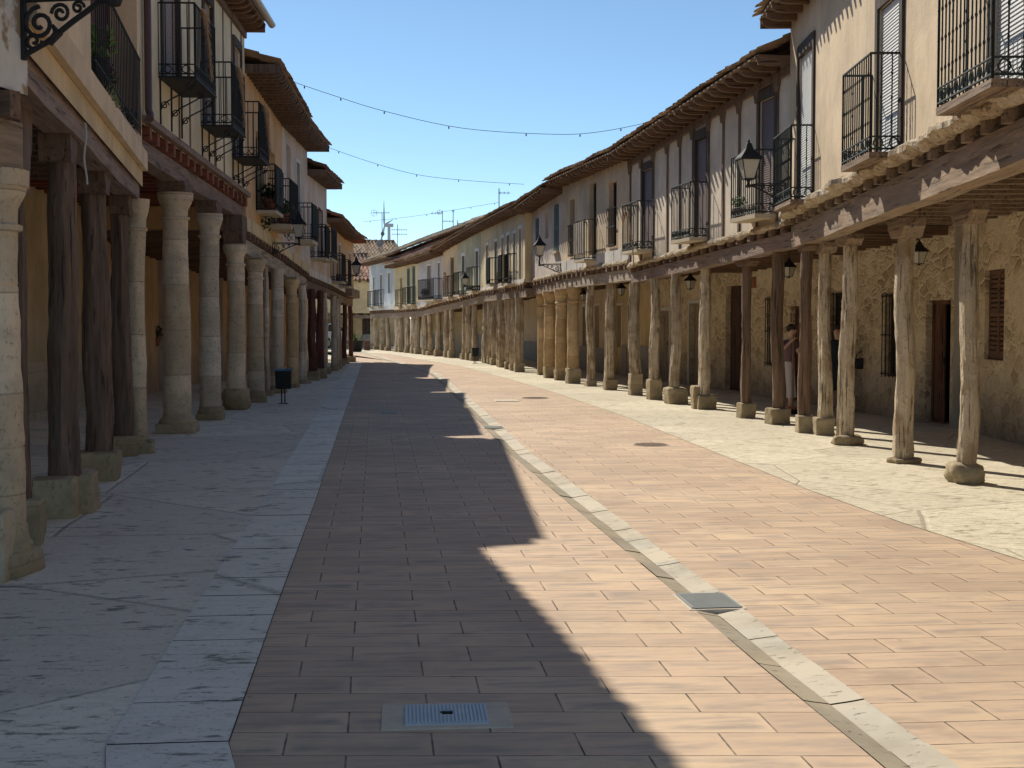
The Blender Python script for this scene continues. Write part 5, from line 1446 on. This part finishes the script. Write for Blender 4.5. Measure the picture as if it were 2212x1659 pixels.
# ------------------------------------------------------------------ antennas
def antenna(x, yb_, yt_, Z, bars, label, dish=None):
    P = AT(x, yb_, Z); ppm = F/Z; H = (yb_-yt_)/ppm
    e = tag(empty('tv_antenna', P, 0), label, 'TV antenna', 'TV antennas on the far roofs')
    MB().tube([(0, 0, -1.2), (0, 0, H)], .022, 6).build('mast', 'alu', e)
    for (x0, x1, y) in bars:
        z = (yb_-y)/ppm; a, b = (x0-x)/ppm, (x1-x)/ppm
        m = MB().tube([(a, 0, z), (b, 0, z)], .015, 5); k = max(3, int(abs(b-a)/.14))
        for i in range(k): xx = a+(b-a)*(i+.5)/k; m.tube([(xx, -.2, z+.01), (xx, .2, z+.01)], .012, 4); m.tube([(xx, 0, z-.08), (xx, 0, z+.08)], .010, 4)
        m.build('crossbar', 'alu', e)
    if dish:
        dx, y, r = dish; z = (yb_-y)/ppm; m = MB()
        pts = [(( dx-x)/ppm+r*math.cos(t), -.1, z+r*math.sin(t)) for t in [2*PI*i/16 for i in range(17)]]
        m.tube(pts, .012, 4, cap=False); m.tube([pts[0], pts[8]], .01, 4); m.tube([pts[4], pts[12]], .01, 4); m.build('ring', 'alu', e)
antenna(825.6, 545, 460, 90, [(806, 842, 460)], 'tall antenna with a wide crossbar and ring, left of the wind turbine', (808.5, 461, .2))
antenna(859, 525, 485, 90, [(845, 880, 496.5), (846, 880, 506)], 'antenna with two stacked crossbars, right of the wind turbine')
antenna(956, 510, 455, 80, [(931, 956, 461), (956, 980, 478)], 'antenna with comb crossbar standing over the brown roof peak', (949, 459, .13))
antenna(988, 500, 476, 75, [(988, 1008, 483)], 'small comb shaped antenna just behind the sunny row eave')
antenna(1078, 455, 407, 62, [(1076, 1102, 417)], 'tall thin antenna standing over the sweeping eave of the straw yellow house')
antenna(979, 500, 455, 78, [(976, 982, 456)], 'short T shaped pole to the right of the comb antenna')
def dish(x, y, Z, r, label):
    P = AT(x, y, Z); e = tag(empty('satellite_dish', P, 0), label, 'satellite dish')
    m = MB(); prev = None; n = 18
    for q in (0.02, .4, .7, 1):
        b0 = len(m.v)
        for i in range(n):
            a = 2*PI*i/n; m.v.append(Vector((r*q*math.cos(a), -.18*r*q*q*1.4, r*1.12*q*math.sin(a))))
        if prev is not None:
            for i in range(n): m.f.append((prev+i, prev+(i+1) % n, b0+(i+1) % n, b0+i))
        prev = b0
    m.build('reflector', 'alu', e, smooth=True); MB().tube([(0, 0, -.2*r), (0, -r*.8, -.1*r)], .02, 5).build('arm', 'alu', e); MB().tube([(0, .05, 0), (0, .05, -1.6*r)], .03, 6).build('mast', 'alu', e)
dish(820.5, 526, 88, .2, 'round grey satellite dish on the far brown roof ridge')
dish(826.5, 505, 90, .13, 'small dark satellite dish halfway up the tall antenna mast')
# ------------------------------------------------------------------ wind turbine on the horizon
TZ = 2500.0; T = AT(841, 688, TZ); T.z = 0
hubz = AT(841, 488, TZ).z
e = tag(empty('wind_turbine', T, 0), 'white wind turbine far away, between the roofs at the end of the street', 'wind turbine')
MB().lathe([(0, 4.2), (hubz-2, 2.6)], 12).build('tower', 'turb', e, smooth=True)
m = MB().box(-9, 8, -3, 3, hubz-2.5, hubz+3.5); na = m.build('nacelle', 'turb', e)
def blade(ang, L_):
    m = MB(); K = 10; c, s_ = math.cos(ang), math.sin(ang); hb = Vector((-8, -4, hubz))
    for i in range(K+1):
        q = i/K; w = (2.2+3.6*math.sin(min(1, q*3.3)*PI/2))*(1-q*.86) if q > .05 else 2.0
        p = hb+Vector((c*L_*q, 0, s_*L_*q)); n_ = Vector((-s_, 0, c))*w*.5
        m.v += [p-n_*.6+Vector((0, -.6, 0)), p+n_+Vector((0, 0, 0)), p-n_*.6+Vector((0, .6, 0))]
        if i:
            b0 = 3*(i-1)
            for k in range(3): m.f.append((b0+k, b0+(k+1) % 3, b0+3+(k+1) % 3, b0+3+k))
    m.build('blade', 'turb', e)
blade(math.radians(91), 44); blade(math.radians(-104), 42); blade(math.radians(35), 20)

# ------------------------------------------------------------------ far end of the street
E1 = House('arcaded_house', 'beige house with tiled roof and yellow arcade closing the street behind the far corner',
           Vector((.15, 84, 0)), Vector((-5.2, 82.8, 0)), 'R', (676, 676), (610, 612), 'w_yellow2', ov=.35, arc=1.6, ground='w_ochre', depth=6, pitch=26, tile='tiler', beamh=.2, joisth=.12, rsp=.5)
E1.gopening(786, 800, 686, 728, 'glass', mat='doord', frame='doord'); E1.finish()
for i, x in enumerate((1.9, 3.6)): column(E1.e, (x, -.12), E1.Zb(x)-.34, .34, 'post', ('block', .4, .2), None, 90+i, 'csw', ztop_beam=E1.Zb(x)-.31)
def plain(name, label, P0, P1, zt, wall, **kw):
    h = House(name, label, P0, P1, 'R', (0, 0), (zt, zt), wall, **kw); h.finish(arcade=False); return h
plain('house', 'house with wide brown weathered tile roof behind the street end, carrying a satellite dish', Vector((2.2, 92, 0)), Vector((-4.5, 90.6, 0)), 5.0, 'w_yellow', depth=9, pitch=21, ov=.4, tile='tile', group='houses beyond the street end')
plain('house', 'low house with pinkish tiles behind the far left corner', Vector((-4.2, 99, 0)), Vector((-16, 97, 0)), 4.4, 'w_cream', depth=8, pitch=24, ov=.4, tile='tiler', group='houses beyond the street end')
plain('house', 'gabled house whose red roof shows above the eaves of the sunny row', Vector((8.2, 61.5, 0)), Vector((4.9, 72.5, 0)), 5.9, 'w_yellow', depth=7, pitch=24, ov=.4, tile='tiler', group='houses beyond the street end')
# crate and planter by far door
g = G(793, 757)
c = MB().box(-.16, .16, 0, .3, 0, .5, .004); c.box(-.18, .18, -.02, .32, .50, .54); 
for i in range(4): c.box(-.155+.08*i, -.09+.08*i, -.018, 0, .02, .49)
c = c.build('wooden_planter', 'shb', None, loc=(g.x, g.y, 0)); tag(c, 'small brown wooden planter box before the dark glazed door at the street end', 'planter')
g = G(792, 751); c = MB().rough_box(0, .25, -.02, .62, .35, .82, .02, 10, 3, 6).build('stone_plinth', 'w_grey', None, loc=(g.x, g.y+.4, 0)); tag(c, 'dark grey waist-high plinth in front of the glazed door at the street end', 'plinth')

# tree seen through the shaded arcade
def tree(P, hgt, cr, label, seed):
    rnd = random.Random(seed); e = tag(empty('tree', P), label, 'tree')
    m = MB(); m.tube([(0, 0, 0), (.05, .02, hgt*.25), (-.03, .05, hgt*.5), (.05, 0, hgt*.8)], [.20, .15, .11, .04], 9)
    tips = []
    for i in range(9):
        a = rnd.uniform(0, 2*PI); z0 = hgt*rnd.uniform(.3, .6); r_ = cr*rnd.uniform(.5, .85); z1 = z0+hgt*rnd.uniform(.1, .35)
        tp_ = (r_*math.cos(a), r_*math.sin(a), z1); tips.append(tp_); m.tube([(0, 0, z0), (tp_[0]*.5, tp_[1]*.5, (z0+z1)/2+.1), tp_], [.08, .05, .02], 6)
    m.build('trunk', 'wz', e)
    c_ = MB()
    for tp_ in tips+[(0, 0, hgt*.85), (0, 0, hgt*.6)]:
        for _ in range(4):
            c = (tp_[0]+rnd.gauss(0, .4), tp_[1]+rnd.gauss(0, .4), tp_[2]+rnd.gauss(0, .35)); leaves(c_, c, cr*.3, 170, .16, rnd, .8)
    c_.build('crown', 'leaf', e)
tree(Vector((-3.3, 86, 0)), 5.2, 1.7, 'green tree in the square seen between posts of the far shaded arcade', 5)

# white car
def car(P, rz):
    e = tag(empty('parked_car', P, rz), 'white car parked in the square, glimpsed between posts of the far shaded arcade', 'car')
    prof = [(-2.1, .35), (-2.12, .62), (-1.95, .86), (-1.55, .95), (-1.05, 1.40), (-.5, 1.50), (.45, 1.50), (1.0, 1.32), (1.35, 1.0), (1.95, .88), (2.12, .65), (2.1, .35)]
    m = MB(); Wd = .86
    secs = [(-Wd, .93), (-Wd*1.0, 1.0), (Wd*1.0, 1.0), (Wd, .93)]
    ys = [(-Wd-.0, 0), (-Wd*.92, 1), (Wd*.92, 1), (Wd, 0)]
    for y, top in ys:
        for x, z in prof:
            yy = y
            if z > .95: yy = y*(1-.22*(z-.95)/.55)
            m.v.append(Vector((x if top else x*.99, yy, z if top or z > .9 else z)))
    n = len(prof)
    for s_ in range(3):
        for i in range(n): m.f.append((s_*n+i, s_*n+(i+1) % n, (s_+1)*n+(i+1) % n, (s_+1)*n+i))
    m.f.append(tuple(range(n))[::-1]); m.f.append(tuple(3*n+i for i in range(n)))
    m.build('body', 'car', e, smooth=True)
    w = MB()
    for sy in (-1, 1):
        a = sy*(Wd*.92+.012)
        def q(x, z): return (x, sy*((Wd+.012)*(1-.22*max(0, z-.95)/.55)), z)
        w.quad(q(-1.3, 1.0), q(-.1, 1.0), q(-.1, 1.42), q(-.95, 1.38)); w.quad(q(0, 1.0), q(1.15, 1.0), q(.85, 1.33), q(0, 1.42))
    w.quad((-1.56, -.66, .99), (-1.56, .66, .99), (-1.10, .6, 1.39), (-1.10, -.6, 1.39)); w.quad((1.37, .66, 1.02), (1.37, -.66, 1.02), (1.04, -.6, 1.33), (1.04, .6, 1.33))
    w.build('window', 'glass', e)
    for x in (-1.3, 1.3):
        for sy in (-1, 1):
            t = MB().tube([(x, sy*.68, .31), (x, sy*.88, .31)], .31, 18); wh = t.build('wheel', 'tyre', e)
            MB().tube([(x, sy*.875, .31), (x, sy*.892, .31)], .19, 12).build('rim', 'gutter', wh)
    for sy in (-.6, .6): MB().box(2.02, 2.09, sy-.14, sy+.14, .64, .76, .005).build('headlight', 'milk', e)
g = G(709, 752); car(Vector((g.x-.3, g.y+1.2, 0)), 1.2)

# ------------------------------------------------------------------ people
def skin_obj(name, verts, edges, radii, mat, parent, sub=2, root=0):
    me = bpy.data.meshes.new(name); me.from_pydata([tuple(v) for v in verts], edges, []); o = link(me, name, parent)
    md = o.modifiers.new('skin', 'SKIN'); md.use_smooth_shade = True
    for i, r_ in enumerate(radii):
        sv = me.skin_vertices[0].data[i]; sv.radius = r_ if isinstance(r_, tuple) else (r_, r_); sv.use_root = (i == root)
    s_ = o.modifiers.new('sub', 'SUBSURF'); s_.levels = sub; s_.render_levels = sub
    me.materials.append(M[mat]); return o
def person(P, rz, label, pose, top, skirt, seed):
    e = tag(empty('person', P, rz), label, 'person')
    # facing +x; y is her left
    V, E, Rr = [], [], []
    def a(p, r, par=None):
        V.append(Vector(p)); Rr.append(r)
        if par is not None: E.append((par, len(V)-1))
        return len(V)-1
    H = pose
    pel = a((0, 0, .90), (.135, .11)); sp = a((.02, 0, 1.05), (.12, .09), pel); ch = a((H['lean']*.5, 0, 1.22), (.145, .10), sp); nk = a((H['lean']*.8, 0, 1.36), (.05, .05), ch)
    hd0 = a((H['lean']+.02, 0, 1.43), (.05, .055), nk); hd1 = a((H['lean']+.06, 0, 1.50), (.078, .085), hd0); hd2 = a((H['lean']+.06, 0, 1.58), (.07, .078), hd1)
    for s_ in (-1, 1):
        hip = a((0, s_*.09, .84), .095, pel); kn = a((H['step']*s_*.5+.02, s_*.10, .47), .058, hip); an = a((H['step']*s_, s_*.10, .09), .036, kn); to = a((H['step']*s_+.16, s_*.11, .035), (.035, .03), an)
        sh = a((H['lean']*.6, s_*.17, 1.30), .052, ch); el, wr = H['arms'][0 if s_ < 0 else 1]
        e1 = a(el, .038, sh); w1 = a(wr, .026, e1); hnd = a(Vector(wr)+Vector(H.get('hd', (.05, 0, .02))), (.034, .018), w1)
    body = skin_obj('body', V, E, Rr, 'skin', e)
    # fingers on both hands
    for s_ in (0, 1):
        wr = Vector(H['arms'][s_][1]); hd_ = Vector(H.get('hd', (.05, 0, .02))); b = wr+hd_; f_ = hd_.normalized(); sd2 = f_.cross(Vector((0, 0, 1))).normalized()
        for k in range(4):
            o_ = sd2*(-.024+.016*k); L_ = (.062, .07, .066, .052)[k]
            p0 = b+o_*.9; skin_obj('finger', [p0-f_*.02, p0+f_*L_*.5, p0+f_*L_*.8+Vector((0, 0, -.022))], [(0, 1), (1, 2)], [.0085, .008, .007], 'skin', body, 1)
        p0 = wr+hd_*.3+sd2*.02; skin_obj('thumb', [p0, p0+sd2*.03+f_*.02, p0+sd2*.03+f_*.05], [(0, 1), (1, 2)], [.010, .009, .008], 'skin', body, 1)
    hx = H['lean']+.06
    fc = MB()
    for s_ in (-1, 1): fc.rough_box(hx+.078, s_*.03, 1.545, .014, .022, .010, 0, 2.5, 1, 4)
    fc.build('eyes', 'hair', body, smooth=True)
    fn = MB(); fn.tube([(hx+.080, 0, 1.555), (hx+.100, 0, 1.52), (hx+.082, 0, 1.513)], [.008, .013, .008], 6); fn.build('nose', 'skin', body, smooth=True)
    MB().rough_box(hx+.076, 0, 1.478, .012, .042, .010, 0, 2.5, 1, 4).build('mouth', 'terra', body, smooth=True)
    # hair: back cap
    hm = MB(); rnd = random.Random(seed); n = 18
    for i in range(9):
        ph = -.35+i/8*(PI/2+.35); b0 = len(hm.v)
        for k in range(n):
            th = 2*PI*k/n; rr = .098*math.cos(ph)*(1+.04*rnd.random()); fx = rr*math.cos(th)-.022; 
            if ph < .55 and math.cos(th) > .25: rr *= .72; fx = rr*math.cos(th)-.03
            hm.v.append(Vector((hx+fx, rr*.95*math.sin(th), 1.555+.105*math.sin(ph))))
        if i:
            for k in range(n): hm.f.append((b0-n+k, b0-n+(k+1) % n, b0+(k+1) % n, b0+k))
    hm.rough_box(hx-.11, 0, 1.54, .08, .08, .08, .008, 2.2, 3, 6); hm.build('hair', 'hair', body, smooth=True)
    # blouse: torso shell + short sleeves
    cv = []; m = MB(); n = 24; fnz = lambda z: noise.noise(Vector((z*6, seed, 0)))*.01
    for z, cx_, rx, ry in ((.93, .01, .125, .175), (1.0, .02, .118, .165), (1.10, .03+H['lean']*.2, .118, .165), (1.22, H['lean']*.5, .125, .185), (1.30, H['lean']*.62, .115, .195), (1.345, H['lean']*.72, .085, .13), (1.37, H['lean']*.78, .062, .075)):
        b0 = len(m.v)
        for k in range(n):
            th = 2*PI*k/n; m.v.append(Vector((cx_+rx*math.cos(th), ry*math.sin(th), z))+Vector((1, 0, 0))*noise.noise(Vector((th*2, z*8, seed)))*.012)
        if b0:
            for k in range(n): m.f.append((b0-n+k, b0-n+(k+1) % n, b0+(k+1) % n, b0+k))
    for s_ in (-1, 1):
        sh = Vector((H['lean']*.6, s_*.15, 1.31)); el = Vector(H['arms'][0 if s_ < 0 else 1][0]); m.tube([sh, sh.lerp(el, .45), sh.lerp(el, .85)], [.072, .060, .058], 12, cap=False)
    m.build('blouse', top, body, smooth=True)
    m = MB(); n = 40; hem = H['hem']
    for i in range(12):
        q = i/11; z = .97-(.97-hem)*q; rx = lerp(.128, .19, q**.8); ry = lerp(.172, .225, q**.7); b0 = len(m.v)
        for k in range(n):
            th = 2*PI*k/n; f_ = 1+.07*q*math.sin(th*9+seed)+.03*noise.noise(Vector((th*2, z*3, seed)))
            m.v.append(Vector((.01+rx*f_*math.cos(th), ry*f_*math.sin(th), z)))
        if i:
            for k in range(n): m.f.append((b0-n+k, b0-n+(k+1) % n, b0+(k+1) % n, b0+k))
    m.build('skirt', skirt, body, smooth=True)
    for s_ in (-1, 1):
        MB().rough_box(H['step']*s_+.06, s_*.105, -.002, .25, .09, .075, .003, 3, 2, 6).build('shoe', 'shoe', body, smooth=True)
    return e
gw = G(1717, 893)
# sweeping woman, facing right along the wall (camera right, slightly towards us)
armsW = [((.12, -.30, 1.12), (.27, -.10, 1.36)), ((.16, .26, 1.10), (.27, .02, 1.18))]
pw = person(Vector((gw.x-.20, gw.y, 0)), -1.05, 'woman in mauve blouse and long lilac-white skirt leaning on a broom', dict(lean=.12, step=.06, hem=.30, arms=armsW, hd=(.045, .02, .03)), 'blouse', 'skirt', 3)
# broom
def broom():
    mw = Matrix.Translation((gw.x-.20, gw.y, 0)) @ Matrix.Rotation(-1.05, 4, 'Z')
    b = mw @ Vector((.30, -.10, 0)); e = tag(empty('broom', b), 'dark handled broom held upright by the woman in the long pale skirt', 'broom')
    MB().tube([(0, 0, .14), (.0, .0, 1.47)], .016, 8).build('handle', 'wd', e)
    m = MB(); m.box(-.15, .15, -.03, .03, .11, .15, .003); hb = m.build('head', 'terra', e)
    m = MB(); rnd = random.Random(2)
    for i in range(120):
        x, y = rnd.uniform(-.145, .145), rnd.uniform(-.025, .025); m.tube([(x, y, .11), (x*1.12, y*1.5, .003)], .003, 3)
    m.build('bristles', 'shoe', hb)
broom()
g = G(1822, 893)
armsN = [((.02, -.28, 1.06), (.10, -.30, .86)), ((.02, .28, 1.06), (.12, .26, .92))]
person(Vector((g.x-.05, g.y+.2, 0)), -2.0, 'person in long navy dress standing behind a leaning post of the sunny arcade', dict(lean=.05, step=.04, hem=.42, arms=armsN, hd=(.0, .0, -.06)), 'navy', 'navy', 6)
bagp = Vector((g.x+.36, g.y+.1, .82))
e = tag(empty('handbag', bagp), 'black handbag beside the person in navy, right of the leaning post', 'handbag')
MB().rough_box(0, 0, 0, .26, .12, .2, .01, 5, 2, 6).build('bag_body', 'shoe', e, smooth=True)
MB().tube([(-.10*math.cos(t), 0, .18+.14*math.sin(t)) for t in [PI*i/10 for i in range(11)]], .01, 6).build('strap', 'shoe', e)

# render settings
S.render.engine = 'CYCLES'; S.cycles.max_bounces = 6; S.cycles.diffuse_bounces = 4; S.cycles.glossy_bounces = 2; S.cycles.transmission_bounces = 2
